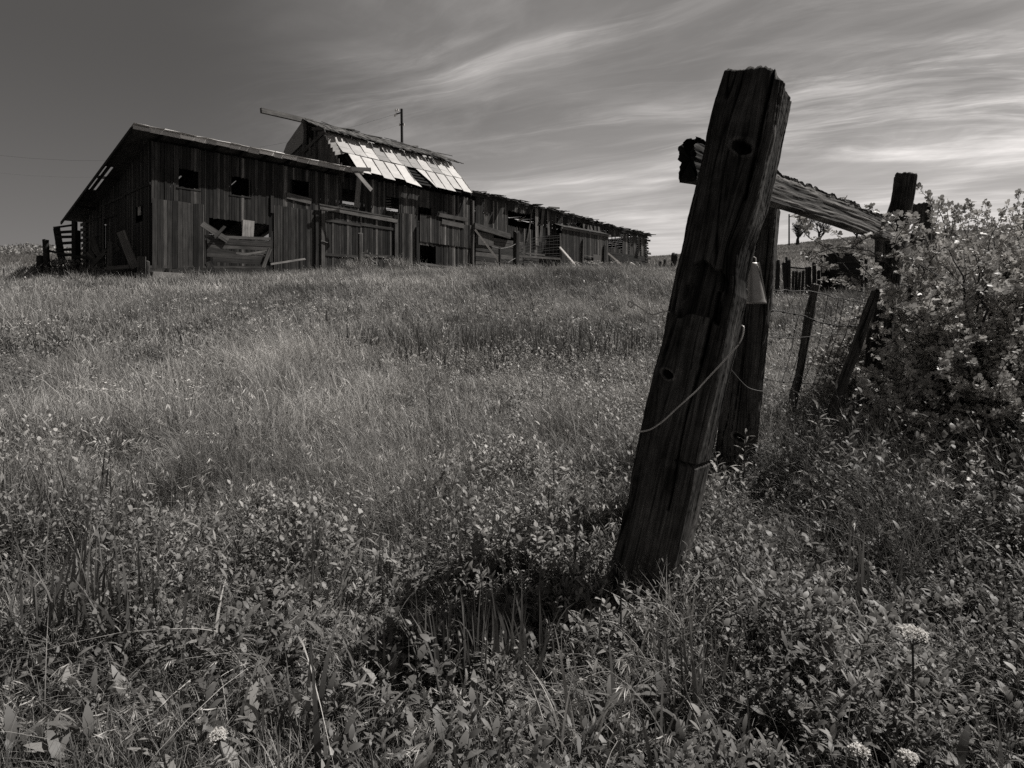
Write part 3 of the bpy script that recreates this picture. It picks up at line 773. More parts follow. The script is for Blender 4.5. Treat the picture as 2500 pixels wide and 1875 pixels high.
jl = [((296, 566), (330, 655), .36, 'broad plank leaning against the barn gable near its corner'), ((262, 622), (292, 603), .26, 'short dark plank lying crooked among gable debris'),
      ((225, 580), (250, 650), .3, 'dark beam slanting right before the barn gable'), ((270, 590), (268, 655), .2, 'upright dark stake before the barn gable'), ((205, 668), (262, 610), .18, 'long dark beam slanting up rightward from yard grass'),
      ((215, 615), (240, 640), .3, 'stubby dark plank beside the yard rail end')]
for i, (a, b, w, lab) in enumerate(jl):
    m = MB(); ab(m, b, a, 26.6 + .3 * (i % 3), w, .08, 1.0 if i else 2.2)
    tag(m.build('leaning_plank', M_WALL, None, at(b[0], b[1], 26.8)), lab, 'plank')
m = MB(); ab(m, (260, 656), (316, 651), 26, .16, .08, 1.4); tag(m.build('fallen_rail', M_WALL, None, at(290, 656, 26)), 'low weathered rail lying in grass before the barn gable', 'fallen rail')
A = WP(360, 690, .3); rough_post('corner_stake', WP(362, 690, .5), WP(361, 638, .5), .12, .12, M_POST2, 'short stake standing at the near corner of the barn', seed=31, side=UU)
m = MB(); m.hexa(at(346, 655, 25.6), ZZ * .95, Vector((.36, 0, 0)), Vector((0, .06, 0)), 1.0, jit=.03); tag(m.build('upright_plank', M_WALL, None, at(346, 680, 25.6)), 'wide rough plank standing by the barn corner in grass', 'plank')

# far posts right of shed
for i, (a, b, w) in enumerate([((1643, 672), (1647, 620), .38), ((1601, 662), (1600, 647), .26), ((1609, 665), (1612, 639), .2), ((1617, 662), (1612, 640), .16), ((1618, 665), (1624, 634), .18), ((1627, 665), (1631, 648), .15), ((1635, 668), (1640, 652), .18)]):
    A = at(a[0], a[1] + 6, 45)
    rough_post('paddock_post', A, at(b[0], b[1], 45), w, w, M_DARK, ['tall thick dark paddock post just left of the leaning gatepost', 'squat stub nearest the shed end', 'upright stake right of the squat stub', 'stake crossing behind another in the paddock row', 'right slanting tall stake in the paddock row', 'thin low leaning stake in paddock row', 'low stake touching the tall thick paddock post'][i], 'fence post', None, nl=8, seed=40 + i)

# picket fence on the right
pf = thing('picket_fence', 'row of crooked dark upright slabs fencing the paddock below the hill', 'fence', at(1980, 705, 16.5))
def zx6(x, y): return 1850 + x / 2.369, 400 + y / 2.369
for (x, yt, w, ln) in [(118, 560, .3, -10), (150, 575, .22, 14), (166, 540, .13, -4), (180, 557, .24, 0), (207, 622, .16, -8), (225, 622, .17, -8), (244, 626, .17, -12), (264, 620, .16, -10), (283, 598, .18, 0), (301, 597, .2, -3), (326, 573, .26, 2), (352, 620, .2, 0), (374, 618, .2, 4), (390, 622, .18, 4), (420, 610, .2, -8), (440, 606, .18, -8), (600, 530, .2, 0), (625, 540, .2, 3)]:
    b = zx6(x + ln, 735); t = zx6(x, yt)
    A = at(b[0], b[1], 16.5); A.z = gzs(A.x, A.y) - .1
    rough_post('picket', A, at(t[0], t[1], 16.5), w * .36, .06, M_DARK, None, nl=8, seed=int(x), parent=pf, tint=1.6)
m = MB(); a = zx6(180, 598); b = zx6(300, 610); m.beam(at(a[0], a[1], 16.6), at(b[0], b[1], 16.6), .035, .03, tint=.8)
m.build('rail', M_DARK, pf)
tr = thing('wooden_crate', 'dark boxy wooden crate behind the shrub branches by the picket fence', 'crate', at(2072, 700, 16))
m = MB()
p0 = at(2042, 690, 16); p1 = at(2105, 690, 16)
hplanks(m, 0, (p1 - p0).length, p0.z - .3, at(0, 622, 16).z, pos=lambda s, z, o: Vector((p0.x + s, 16 + o, z)), tint=(.8, 1.3), h=(.2, .3), gap=.006)
hplanks(m, 0, .8, p0.z - .3, at(0, 624, 16).z, pos=lambda s, z, o: Vector((p0.x, 16 + s + o, z)), tint=(.8, 1.3), h=(.2, .3), gap=.006)
hplanks(m, 0, .8, p0.z - .3, at(0, 624, 16).z, pos=lambda s, z, o: Vector((p1.x, 16 + s + o, z)), tint=(.8, 1.3), h=(.2, .3), gap=.006)
m.build('crate_side', M_DARK, tr)
m = MB(); m.hexa(Vector(((p0.x + p1.x) / 2, 16.4, at(0, 621, 16).z)), Vector((p1.x - p0.x + .1, 0, -.03)), Vector((0, .9, 0)), ZZ * .05, 1.0); m.build('crate_lid', M_DARK, tr)

# ------------------------------------------------------------------ utility poles
def pole(base, top, r, label, arms=True):
    t = thing('utility_pole', label, 'utility pole', base)
    m = MB(); m.tube([base, top], r, 10, 1.0, r * .8); m.build('pole', M_POLE, t, smooth=False)
    return t
Yp = 62; bp = at(985, 480, Yp); bp.z = gzs(bp.x, bp.y) - .3; tp = at(980.5, 266, Yp)
t = pole(bp, tp, .16, 'tall dark utility pole rising behind the tin roofed barn')
def z2(x, y): return 580 + x / 3.456, 240 + y / 3.456
m = MB()
for (x0, y0, x1, y1) in [(1375, 122, 1340, 133), (1368, 220, 1404, 216)]:
    a = z2(x0, y0); b = z2(x1, y1); m.beam(at(a[0], a[1], Yp - .2), at(b[0], b[1], Yp - .2), .1, .1, tint=1); br_ = m.build('bracket', M_POLE, t); m = MB()
for (x, y) in [(1352, 98), (1334, 100), (1340, 133), (1327, 145), (1368, 222), (1403, 222)]:
    a = z2(x, y); m = MB(); p = at(a[0], a[1], Yp - .2); m.tube([p - ZZ * .12, p, p + ZZ * .12], .09, 8, 1, .06); m.build('insulator', M_WIRE, br_)
Yq = 170; bq = at(1926.5, 602, Yq); bq.z = gzs(bq.x, bq.y) - .3
t = pole(bq, at(1926.5, 523, Yq), .22, 'thin distant utility pole beside the bare trees on the hill')
m = MB(); m.beam(at(1926, 530, Yq - .3), at(1935, 527, Yq - .3), .25, .25); m.build('bracket', M_POLE, t)
# overhead wires as one thing each
def sagwire(name, A, B, sag, r, label):
    m = MB(); n = 14
    m.tube([A.lerp(B, i / n) - ZZ * (sag * 4 * (i / n) * (1 - i / n)) for i in range(n + 1)], r, 4)
    tag(m.build(name, M_POLE, None, A), label, 'power line')
sagwire('overhead_wire', at(-420, 296, 62), at(975, 276, 61.8), 4.4, .008, 'faint power line sagging low across the left sky to the tall pole')
sagwire('overhead_wire', at(-420, 340, 64), at(972, 306, 61.8), 4.6, .004, 'lower and thinner of the power lines reaching the tall pole')

# ------------------------------------------------------------------ bare trees on the hill
def bare_tree(base, H, seed, label, spread=.8):
    r = random.Random(seed)
    t = thing('bare_tree', label, 'tree', base, 'bare trees on the hill')
    tr_, tw = MB(), MB()
    def grow(p, d, L, rad, lev):
        n = 4; pts = [p]; q = p.copy(); dd = d.copy()
        for i in range(n):
            dd = (dd + Vector((r.uniform(-.22, .22), r.uniform(-.22, .22), r.uniform(-.08, .14)))).normalized(); q = q + dd * L / n; pts.append(q)
        (tr_ if lev < 2 else tw).tube(pts, rad, 5 if lev < 2 else 3, 1, rad * .55, cap=False)
        if lev >= 5: return
        k = 4 if lev == 0 else r.choice([3, 4])
        for i in range(k):
            a = r.uniform(0, 6.28); s = r.uniform(.45, 1.0) * spread
            nd = (dd + Vector((math.cos(a) * s, math.sin(a) * s, r.uniform(-.15, .35)))).normalized()
            st = pts[-1] if i < 2 else pts[r.choice([2, 3])]
            grow(st, nd, L * r.uniform(.6, .85), rad * .55, lev + 1)
    grow(base, Vector((r.uniform(-.1, .1), 0, 1)), H * .24, H * .045, 0)
    tr_.build('trunk', M_POLE, t); tw.build('twigs', M_POLE, t)
for i, (px, py, Yt, H, lab, sp) in enumerate([(1946.6, 596, 165, 13.5, 'bare spreading tree nearest the distant pole on the hill', .75), (1999, 592, 165, 11.5, 'bare gnarled tree with wide crown, middle of the hill trees', 1.1), (2093, 578, 165, 8.0, 'small bare tree half hidden by the grey rail end', .8)]):
    b = at(px, py, Yt); b.z = gzs(b.x, b.y) - .3; bare_tree(b, H, 5 + i * 3, lab, sp)

# ------------------------------------------------------------------ main gatepost (dense displaced grid)
def big_post(name, A, B, w, t, yaw, mat, label, seed, na=220, nl=520, cavity=False, knots=(), recess=None, topcut=.0, tint=1.0, crack=.012, notch=None):
    A = Vector(A); B = Vector(B); ax = B - A; Ln = ax.length; ax.normalize()
    fx = Vector((math.cos(yaw), -math.sin(yaw), 0)); fx = (fx - ax * fx.dot(ax)).normalized(); fy = ax.cross(fx)   # fy points away from the camera
    if fy.y < 0: fy = -fy
    per = 2 * (w + t)
    # perimeter param u: front face first (left->right), right side, back, left side
    u = np.linspace(0, per, na, endpoint=False)
    # denser sampling on the front/right
    l = np.linspace(0, Ln, nl)
    Uu, Ll = np.meshgrid(u, l)
    a = np.zeros_like(Uu); b = np.zeros_like(Uu); nxx = np.zeros_like(Uu); nyy = np.zeros_like(Uu)
    f1 = Uu < w; f2 = (Uu >= w) & (Uu < w + t); f3 = (Uu >= w + t) & (Uu < 2 * w + t); f4 = Uu >= 2 * w + t
    a[f1] = Uu[f1] - w / 2; b[f1] = -t / 2; nyy[f1] = -1
    a[f2] = w / 2; b[f2] = Uu[f2] - w - t / 2; nxx[f2] = 1
    a[f3] = w / 2 - (Uu[f3] - w - t); b[f3] = t / 2; nyy[f3] = 1
    a[f4] = -w / 2; b[f4] = t / 2 - (Uu[f4] - 2 * w - t); nxx[f4] = -1
    # rounded corners
    rc = .018 + .02 * vnoise(Ll * 3, a * 0 + np.sign(a) * 3 + np.sign(b) * 7, seed + 2)
    ca = np.clip(np.abs(a) - (w / 2 - rc), 0, None); cb = np.clip(np.abs(b) - (t / 2 - rc), 0, None)
    m = (ca > 0) & (cb > 0)
    rad = np.sqrt(ca ** 2 + cb ** 2) + 1e-9
    k = np.where(m, np.minimum(1, rc / rad), 1)
    sa = np.sign(a); sb = np.sign(b)
    a2 = np.where(m, sa * ((w / 2 - rc) + ca * k), a); b2 = np.where(m, sb * ((t / 2 - rc) + cb * k), b)
    nrmx = np.where(m, sa * ca / rad, nxx); nrmy = np.where(m, sb * cb / rad, nyy)
    # warp the grain around knots
    wu = Uu.copy()
    for (ku, kl, kr, kd) in knots:
        du = Uu - ku; dl = (Ll - kl) / 1.9
        g_ = np.exp(-(du ** 2 + dl ** 2) / (2 * (kr * 2.2) ** 2))
        wu = wu - np.sign(du) * g_ * kr * .9 * (1 - np.exp(-np.abs(du) / kr))
    wu = wu + .006 * (vnoise(Ll * 2.2, Uu * 6, seed + 20) - .5) * 2 + .012 * (vnoise(Ll * .9, Uu * 2, seed + 21) - .5) * 2
    g1 = vnoise(wu * 160, Ll * 4 + 7, seed) - .5
    g2 = vnoise(wu * 420, Ll * 11, seed + 1) - .5
    g3 = vnoise(wu * 28, Ll * 2.5, seed + 3) - .5
    dsp = g1 * .004 + g2 * .0024 + g3 * .009 + (vnoise(Uu * 14, Ll * 9, seed + 63) - .5) * .007 + (vnoise(Uu * 70, Ll * 60, seed + 64) - .5) * .0018
    # drying cracks
    c1 = np.abs(vnoise(wu * 40 + .5 * vnoise(Ll * 7, wu * 9, seed + 62), Ll * 1.3 + 3, seed + 6) - .5) * 2
    crk = np.clip(1 - c1 / .09, 0, 1) * np.clip((vnoise(wu * 14, Ll * 1.5, seed + 8) - .42) * 5, 0, 1)
    dsp = dsp - crk * crack
    bl_ = vnoise(Uu * 9, Ll * 5, seed + 60) - .5; bl2 = vnoise(Uu * 60, Ll * 45, seed + 61) - .5
    tn = 1 + g1 * .5 + g3 * .6 + g2 * .5 + bl_ * .9 + bl2 * .5 - crk * .9
    for (ku, kl, kr, kd) in knots:
        du = Uu - ku; dl = (Ll - kl)
        r_ = np.sqrt(du ** 2 + (dl * 1.35 + du * .3) ** 2) / kr * (1 + .35 * (vnoise(du * 60 + 9, dl * 60 + 9, 70) - .5))
        dsp = dsp + np.exp(-((r_ - 1.25) / .25) ** 2) * .007 - np.clip(1 - r_ ** 4, 0, 1) * kd
        tn = np.where(r_ < .95, tn * .25, tn); tn = tn + np.exp(-((r_ - 1.2) / .22) ** 2) * 1.2
    if recess:
        u0, u1, l0, l1, dep = recess
        wob = (vnoise(Ll * 22, Uu * 22, 77) - .5) * .034
        ins = np.clip((Uu - u0 + wob) / .006, 0, 1) * np.clip((u1 - Uu + wob) / .006, 0, 1) * np.clip((Ll - l0 + wob) / .01, 0, 1) * np.clip((l1 - Ll + wob) / .006, 0, 1)
        dsp = dsp - ins * dep; tn = tn * (1 - .4 * ins)  # recess also darkened in tint, painted shade on top of real depth
    if cavity:
        # split along the right front edge, then a rotted hollow
        su = w - .034 - .012 * (vnoise(Ll * 2.5, Ll * 0, 91) - .5)
        lt = cavity
        gr = np.exp(-((Uu - su) / .0045) ** 2) * (Ll > lt[1] - .02)
        dsp = dsp - gr * .05; tn = tn - gr * .9
        su2 = w - .062 + .02 * (vnoise(Ll * 4, Ll * 0, 93) - .5)
        gr = np.exp(-((Uu - su2) / .0035) ** 2) * (Ll < lt[0]) * (Ll > .45)
        dsp = dsp - gr * .03; tn = tn - gr * .8
        hol = np.clip((Ll - lt[0]) / .06, 0, 1) * np.clip((lt[1] - Ll) / .16, 0, 1)
        e = vnoise(Ll * 9, b * 20, 95)
        amt = hol * (.006 + .018 * e)
        right = np.clip((a2 - (w / 2 - .07)) / .03, 0, 1)
        a2 = a2 - amt * right; tn = tn * (1 - .7 * hol * right)  # hollow kept shallow, its shade darkened into the tint
    if notch:
        nn_ = np.clip((Ll - notch[0]) / .012, 0, 1) * np.clip((notch[1] - Ll) / .003, 0, 1)
        right = np.clip((a2 - (w / 2 - .075)) / .02, 0, 1)
        a2 = a2 - nn_ * right * .02; b2 = b2 + nn_ * right * .02 * (b2 < 0)
    # worn left edge chips
    ch = np.clip(vnoise(Ll * 7, b * 6, seed + 30) - .62, 0, 1) * np.clip((-a2 - (w / 2 - .03)) / .03, 0, 1)
    a2 = a2 + ch * .06
    # outward push
    a2 = a2 + nrmx * dsp; b2 = b2 + nrmy * dsp
    # top: lengths vary
    tl = topcut * (a2 / w) + (vnoise(a2 * 30 + 9, b2 * 30 + 4, seed + 40) - .5) * .02 + (vnoise(a2 * 120, b2 * 90, seed + 41) - .5) * .008
    edge = np.clip((np.maximum(np.abs(a2) / (w / 2), np.abs(b2) / (t / 2)) - .75) / .3, 0, 1) ** 2 * .012
    Lz = Ll + np.clip((Ll - (Ln - .12)) / .12, 0, 1) * (tl - edge)
    if cavity:
        Lz = Lz - np.clip((Ll - (Ln - .2)) / .2, 0, 1) * np.clip((a2 - (w / 2 - .034)) / .006, 0, 1) * .03
        near_left = np.clip((-a2 - (w / 2 - .03)) / .03, 0, 1) * np.clip((Ll - (Ln - .1)) / .1, 0, 1)
        a2 = a2 + near_left * .012
    Pn = np.array(A)[None, None] + Lz[..., None] * np.array(ax) + a2[..., None] * np.array(fx) + b2[..., None] * np.array(fy)
    tn = np.clip(tn, .12, 3) * tint
    UV = np.stack([wu + seed * 1.7, Ll + seed * .7], -1)
    rings_P = [Pn]; rings_t = [tn]; rings_uv = [UV]
    aT = a2[-1]; bT = b2[-1]
    for kk in (.93, .8, .6, .4, .2, .02):
        aa = aT * kk; bb = bT * kk
        z = Ln + topcut * (aa / w) + (vnoise(aa * 30 + 9, bb * 30 + 4, seed + 40) - .5) * .02 + (vnoise(aa * 120, bb * 90, seed + 41) - .5) * .012
        if cavity: z = z - np.clip((aa - (w / 2 - .034)) / .006, 0, 1) * .03
        pr = np.array(A)[None] + z[:, None] * np.array(ax) + aa[:, None] * np.array(fx) + bb[:, None] * np.array(fy)
        rings_P.append(pr[None]); rings_t.append(np.full((1, na), 1.2 * tint)); rings_uv.append(np.stack([aa * 3, bb * 3], -1)[None])
    Pn = np.concatenate(rings_P); tn = np.concatenate(rings_t); UV = np.concatenate(rings_uv)
    nr = Pn.shape[0]
    I = np.arange(nr * na).reshape(nr, na); J = np.roll(I, -1, 1)
    Q = np.stack([I[:-1].ravel(), J[:-1].ravel(), J[1:].ravel(), I[1:].ravel()], 1)
    o = np_mesh(name, Pn.reshape(-1, 3), [Q], tn.ravel(), mat, None, A, smooth=True, uv=UV.reshape(-1, 2))
    if label: tag(o, label, 'fence post')
    return o, A, ax, fx, fy, Ln

YM = 2.15
A0 = at(1552, 1530, YM); B0 = at(1850, 200, YM)
LM = (B0 - A0).length
def lm(py): return LM * (1530 - py) / (1530 - 186)
wM, tM = .214, .215
def um(px, py):   # front-face u for a photo point
    cx = 1555 + (1848 - 1555) * (1530 - py) / (1530 - 186)
    left = cx - 92
    return (px - left) / 139 * wM
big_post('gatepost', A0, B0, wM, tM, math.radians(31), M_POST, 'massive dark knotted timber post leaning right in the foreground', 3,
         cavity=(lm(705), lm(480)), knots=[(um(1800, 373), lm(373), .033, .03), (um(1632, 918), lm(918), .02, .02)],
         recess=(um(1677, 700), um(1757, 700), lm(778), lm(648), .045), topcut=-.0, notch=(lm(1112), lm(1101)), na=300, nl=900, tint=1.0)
# second post behind
big_post('gatepost', at(1786, 1215, 3.4), at(1856, 507, 3.4), .2, .18, math.radians(28), M_POST2, 'second dark split post standing just behind the cowbell', 12,
         na=200, nl=420, tint=1.0, crack=.025, knots=[(.12, .35, .03, .03)])
# posts along the fence to the right
big_post('fence_post', at(2118, 1000, 3.75), at(2209, 428, 3.75), .125, .1, math.radians(30), M_POST2, 'tall leaning post holding the far end of grey rail', 17, na=120, nl=300, tint=1.0)
big_post('fence_post', at(2232, 1000, 4.3), at(2251, 499, 4.3), .12, .1, math.radians(30), M_POST2, 'shorter square topped post behind the tall leaning rail post', 23, na=110, nl=260, tint=.8)
big_post('fence_post', at(1912, 1110, 4.3), at(1989, 695, 4.3), .066, .06, math.radians(30), M_POST2, 'slender leaning stake with wires passing across it', 29, na=80, nl=260, tint=1.7)
big_post('fence_post', at(2030, 1010, 3.25), at(2143, 699, 3.25), .05, .045, math.radians(30), M_POST2, 'slender strongly leaning stake half swallowed by shrub', 33, na=80, nl=240, tint=1.2)
big_post('fence_post', at(2148, 640, 3.72), at(2152, 528, 3.72), .06, .05, math.radians(20), M_POST, 'small dark stub beside the top of tall rail post', 39, na=60, nl=60, tint=1.0)
big_post('fence_post', at(2258, 680, 4.4), at(2268, 568, 4.4), .1, .07, math.radians(20), M_POST, 'low dark stub below the square topped post', 41, na=60, nl=60, tint=1.0)

# ------------------------------------------------------------------ grey rail
def rail(A, B, h0, h1, t, seed=51):
    A = Vector(A); B = Vector(B); ax = B - A; Ln = ax.length; ax.normalize()
    up = Vector((0, 0, 1)); up = (up - ax * up.dot(ax)).normalized(); sd = ax.cross(up)
    na, nl = 160, 520
    th = np.linspace(0, 4, na, endpoint=False); l = np.linspace(0, Ln, nl)
    T, Ll = np.meshgrid(th, l)
    H = h0 + (h1 - h0) * np.clip(Ll / Ln * 2.2, 0, 1)
    # square param: 0-1 front (bottom->top), 1-2 top, 2-3 back (top->bottom), 3-4 bottom
    v = np.where(T < 1, T, np.where(T < 2, 1, np.where(T < 3, 3 - T, 0))); q = np.where(T < 1, 0, np.where(T < 2, T - 1, np.where(T < 3, 1, 4 - T)))
    y = (v - .5) * H; x = (q - .5) * t
    ny_ = np.where((T >= 1) & (T < 2), 1, np.where(T >= 3, -1, 0)).astype(float); nx_ = np.where(T < 1, -1, np.where((T >= 2) & (T < 3), 1, 0)).astype(float)
    arch = .0 * np.sin(np.clip(Ll / Ln, 0, 1) * 3.0)
    gy = y + .008 * np.sin(Ll * 3) + .012 * (vnoise(Ll * 2.0, y * 5, seed) - .5)
    g1 = vnoise(Ll * 6, gy * 210, seed) - .5; g2 = vnoise(Ll * 2.4, gy * 70, seed + 1) - .5; g3 = vnoise(Ll * 16, gy * 520, seed + 2) - .5
    rot = np.clip((v - .62) / .38, 0, 1)   # rotten crumbling upper part
    dsp = g1 * .005 + g2 * .004 + g3 * .002 - rot * (vnoise(Ll * 34, gy * 60, seed + 4)) * .016
    y = y + ny_ * dsp * .6; x = x + nx_ * dsp
    top = np.clip((v - .75) / .25, 0, 1)
    y = y - top * (vnoise(Ll * 22, q * 3, seed + 7) * .022 + vnoise(Ll * 70, q * 4, seed + 8) * .012)
    endc = np.clip((.09 - Ll) / .09, 0, 1)
    lobes = vnoise(y * 34, q * 2, seed + 11)
    Lz = Ll + endc * (vnoise(y * 36 + 3, q * 1.5, seed + 11) - .5) * .06 + endc * (vnoise(y * 120, q * 4, seed + 12) - .5) * .012
    y = y * (1 + endc * .1)
    tn = np.clip(1 + g1 * 1.3 + g2 * 1.3 - rot * .25 + g3 * .5, .15, 3)
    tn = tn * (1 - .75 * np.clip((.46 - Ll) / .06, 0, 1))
    Pn = np.array(A)[None, None] + Lz[..., None] * np.array(ax) + (y + arch)[..., None] * np.array(up) + x[..., None] * np.array(sd) * (-1 if sd.y < 0 else 1)
    UV = np.stack([gy * 1.0, Ll], -1)
    PP = [Pn]; TT = [tn]; UU_ = [UV]
    for end, rows in ((0, (.8, .5, .02)), (-1, (.8, .5, .02))):
        cen = Pn[end].mean(0)
        for kk in rows:
            rr = cen + (Pn[end] - cen) * kk
            rr = rr + np.array(ax) * ((vnoise(rr[:, 2] * 90, rr[:, 0] * 60, 5) - .5) * .03)[:, None]
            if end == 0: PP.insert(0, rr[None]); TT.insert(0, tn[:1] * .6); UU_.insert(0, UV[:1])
            else: PP.append(rr[None]); TT.append(tn[-1:]); UU_.append(UV[-1:])
    Pn = np.concatenate(PP); tn = np.concatenate(TT); UV = np.concatenate(UU_); nr = len(Pn)
    I = np.arange(nr * na).reshape(nr, na); J = np.roll(I, -1, 1)
    Q = np.stack([I[:-1].ravel(), J[:-1].ravel(), J[1:].ravel(), I[1:].ravel()], 1)
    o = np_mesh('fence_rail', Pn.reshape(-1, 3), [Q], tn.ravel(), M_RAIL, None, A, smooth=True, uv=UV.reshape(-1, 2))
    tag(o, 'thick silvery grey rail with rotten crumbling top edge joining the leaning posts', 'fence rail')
rail(at(1678, 381, 2.31), at(2165, 557, 3.62), .175, .152, .06)

# ------------------------------------------------------------------ wires
def wire(name, pts, r, label, mat=M_WIRE, cat='wire', smooth_n=6, parent=None, barbs=0):
    P_ = [Vector(p) for p in pts]; out = []
    for i in range(len(P_) - 1):
        p0 = P_[max(i - 1, 0)]; p1 = P_[i]; p2 = P_[i + 1]; p3 = P_[min(i + 2, len(P_) - 1)]
        for k in range(smooth_n):
            t = k / smooth_n
            out.append(.5 * ((2 * p1) + (p2 - p0) * t + (2 * p0 - 5 * p1 + 4 * p2 - p3) * t * t + (3 * p1 - p0 - 3 * p2 + p3) * t ** 3))
    out.append(P_[-1])
    m = MB(); m.tube(out, r, 6, 1)
    if barbs:
        for i in range(3, len(out) - 2, barbs):
            p = out[i]
            for _ in range(2):
                d = Vector((random.uniform(-1, 1), random.uniform(-1, 1), random.uniform(-1, 1))).normalized() * .012; m.tube([p - d, p + d], r * .8, 4)
            m.tube([out[i - 1].lerp(p, .6), p.lerp(out[i + 1], .4)], r * 2, 6)
    o = m.build(name, mat, parent, None if parent else P_[0], smooth=True)
    if label: tag(o, label, cat)
    return o
def wp5(x, y, Yd): return at(1400 + x / 1.9517, 650 + y / 1.9517, Yd)
def wp6(x, y, Yd): return at(1850 + x / 2.369, 400 + y / 2.369, Yd)
wire('loose_wire', [wp5(x, y, YY) for x, y, YY in [(803, 283, 1.96), (811, 292, 1.95), (806, 330, 1.95), (790, 368, 1.95), (760, 405, 1.95), (700, 470, 1.96), (630, 545, 1.97), (580, 600, 1.97), (500, 670, 1.98), (430, 735, 1.99), (370, 776, 2.0), (320, 788, 2.03), (300, 784, 2.1)]], .0026, 'bright bent wire slanting across the face of leaning foreground post')
wire('hooked_wire', [wp5(x, y, 2.12) for x, y in [(470, 222), (435, 214), (400, 226), (365, 229), (330, 207), (292, 184), (272, 196), (261, 180), (266, 168), (282, 176), (290, 184)]], .0022, 'short hooked wire poking out left of leaning post')
wire('hooked_wire', [wp5(x, y, 2.14) for x, y in [(416, 206), (432, 216), (424, 240), (430, 262)]], .002, 'tiny wire tail twisted on the left side of leaning post')
wire('twisted_wire', [wp5(x, y, 2.6) for x, y in [(740, 480), (765, 510), (795, 545), (830, 577), (868, 591), (905, 597)]], .0024, 'twisted wire end between the two big posts', M_RUST)
wire('twisted_wire', [wp5(x, y, 2.2) for x, y in [(762, 72), (790, 92), (815, 105), (828, 118), (822, 140)]], .003, 'rusty wire knot on the edge of leaning post beside bell', M_RUST)

wf = thing('wire_fence', 'sagging barbed and woven wire strung between slender stakes', 'wire fence', wp6(200, 1400, 4.2))
wire('strand', [wp6(x, y, d) for x, y, d in [(90, 728, 3.6), (130, 736, 3.8), (160, 728, 3.9), (200, 737, 4.0), (285, 734, 4.2), (355, 747, 4.22), (400, 756, 4.25), (440, 775, 4.3), (480, 774, 4.3), (530, 790, 4.35), (600, 802, 4.4), (690, 820, 4.42)]], .0032, None, M_RUST, parent=wf)
wire('barbed_strand', [wp6(x, y, d) for x, y, d in [(60, 850, 3.5), (118, 850, 3.7), (180, 863, 3.9), (245, 873, 4.1), (300, 893, 4.18), (345, 913, 4.22), (390, 924, 4.25), (440, 934, 4.3), (480, 939, 4.35), (590, 938, 4.42)]], .0038, None, M_RUST, parent=wf, barbs=6)
wire('strand', [wp6(x, y, d) for x, y, d in [(60, 1000, 3.5), (120, 1006, 3.8), (210, 1006, 4.0), (330, 997, 4.25), (380, 990, 4.3), (500, 985, 4.4), (600, 1000, 4.45)]], .0026, None, M_RUST, parent=wf)
wire('barbed_strand', [wp6(x, y, d) for x, y, d in [(40, 1245, 3.5), (75, 1252, 3.7), (150, 1262, 4.0), (210, 1262, 4.2), (320, 1275, 4.25), (430, 1298, 4.4), (500, 1300, 4.5)]], .003, None, M_RUST, parent=wf, barbs=9)
for i, (x0, x1) in enumerate([(405, 340), (470, 395), (500, 420), (560, 450), (600, 480), (620, 500)]):
    y0 = 758 + (x0 - 400) * .2
    wire('stay_wire', [wp6(x0, y0, 4.28), wp6((x0 * .62 + x1 * .38) - 5, y0 + 180, 4.28), wp6(x1, y0 + 320, 4.28), wp6(x1 - 75, y0 + 500, 4.28)], .0022, None, M_RUST, parent=wf)
for i, (x0, x1) in enumerate([(300, 255), (285, 235), (240, 190)]):
    wire('stay_wire', [wp6(x0, 860, 4.15), wp6((x0 + x1) / 2 - 4, 980, 4.15), wp6(x1, 1100, 4.15), wp6(x1 - 50, 1260, 4.15)], .002, None, M_RUST, parent=wf)

# ------------------------------------------------------------------ cowbell
bell = thing('cowbell', 'dull metal cowbell hanging by wire between the two big posts', 'cowbell', at(1842, 640, 2.62))
Yb = 2.62; top_c = at(1839, 641, Yb); bot_c = at(1846, 742, Yb)
nb_, nr_ = 36, 22; V = []; 
for shell in (0, 1):
    for i in range(nr_):
        v = i / (nr_ - 1); c = top_c.lerp(bot_c, v)
        wx = (.0175 + .0225 * v ** 1.1) ; wy = (.012 + .016 * v)
        if v > .93: wx += .0022; wy += .0022
        if v < .05: wx *= .9; wy *= .85
        if shell: wx -= .002; wy -= .002
        for j in range(nb_):
            a = 2 * math.pi * j / nb_; e = .7
            V.append((c.x + math.copysign(abs(math.cos(a)) ** e, math.cos(a)) * wx, c.y + math.copysign(abs(math.sin(a)) ** e, math.sin(a)) * wy, c.z))
faces = []
for i in range(nr_ - 1):
    for j in range(nb_):
        k = (j + 1) % nb_
        faces.append((i * nb_ + j, (i + 1) * nb_ + j, (i + 1) * nb_ + k, i * nb_ + k)); b0 = nr_ * nb_
        faces.append((b0 + i * nb_ + j, b0 + i * nb_ + k, b0 + (i + 1) * nb_ + k, b0 + (i + 1) * nb_ + j))
for j in range(nb_):
    k = (j + 1) % nb_; a = (nr_ - 1) * nb_; faces.append((a + j, nr_ * nb_ + a + j, nr_ * nb_ + a + k, a + k))
faces.append(tuple(range(nb_)))
me = bpy.data.meshes.new('bell_body'); me.from_pydata(V, [], faces); me.polygons.foreach_set('use_smooth', [len(f) == 4 for f in faces]); me.update()
link_mesh('bell_body', me, M_BELL, bell)
m = MB(); m.beam(top_c + Vector((.037 * .48, -.014, 0)), bot_c + Vector((.040, -.006, .01)), .006, .006, tint=1); m.tube([bot_c + Vector((-.0, -.0, .03)), bot_c + Vector((0, 0, -.0))], .007, 8); m.build('clapper', M_BELL, bell)
m = MB(); q = top_c
m.tube([q + Vector((-.012, 0, -.002)), q + Vector((-.011, 0, .018)), q + Vector((0, 0, .026)), q + Vector((.011, 0, .018)), q + Vector((.012, 0, -.002))], .0022, 6); m.build('hanging_loop', M_WIRE, bell)
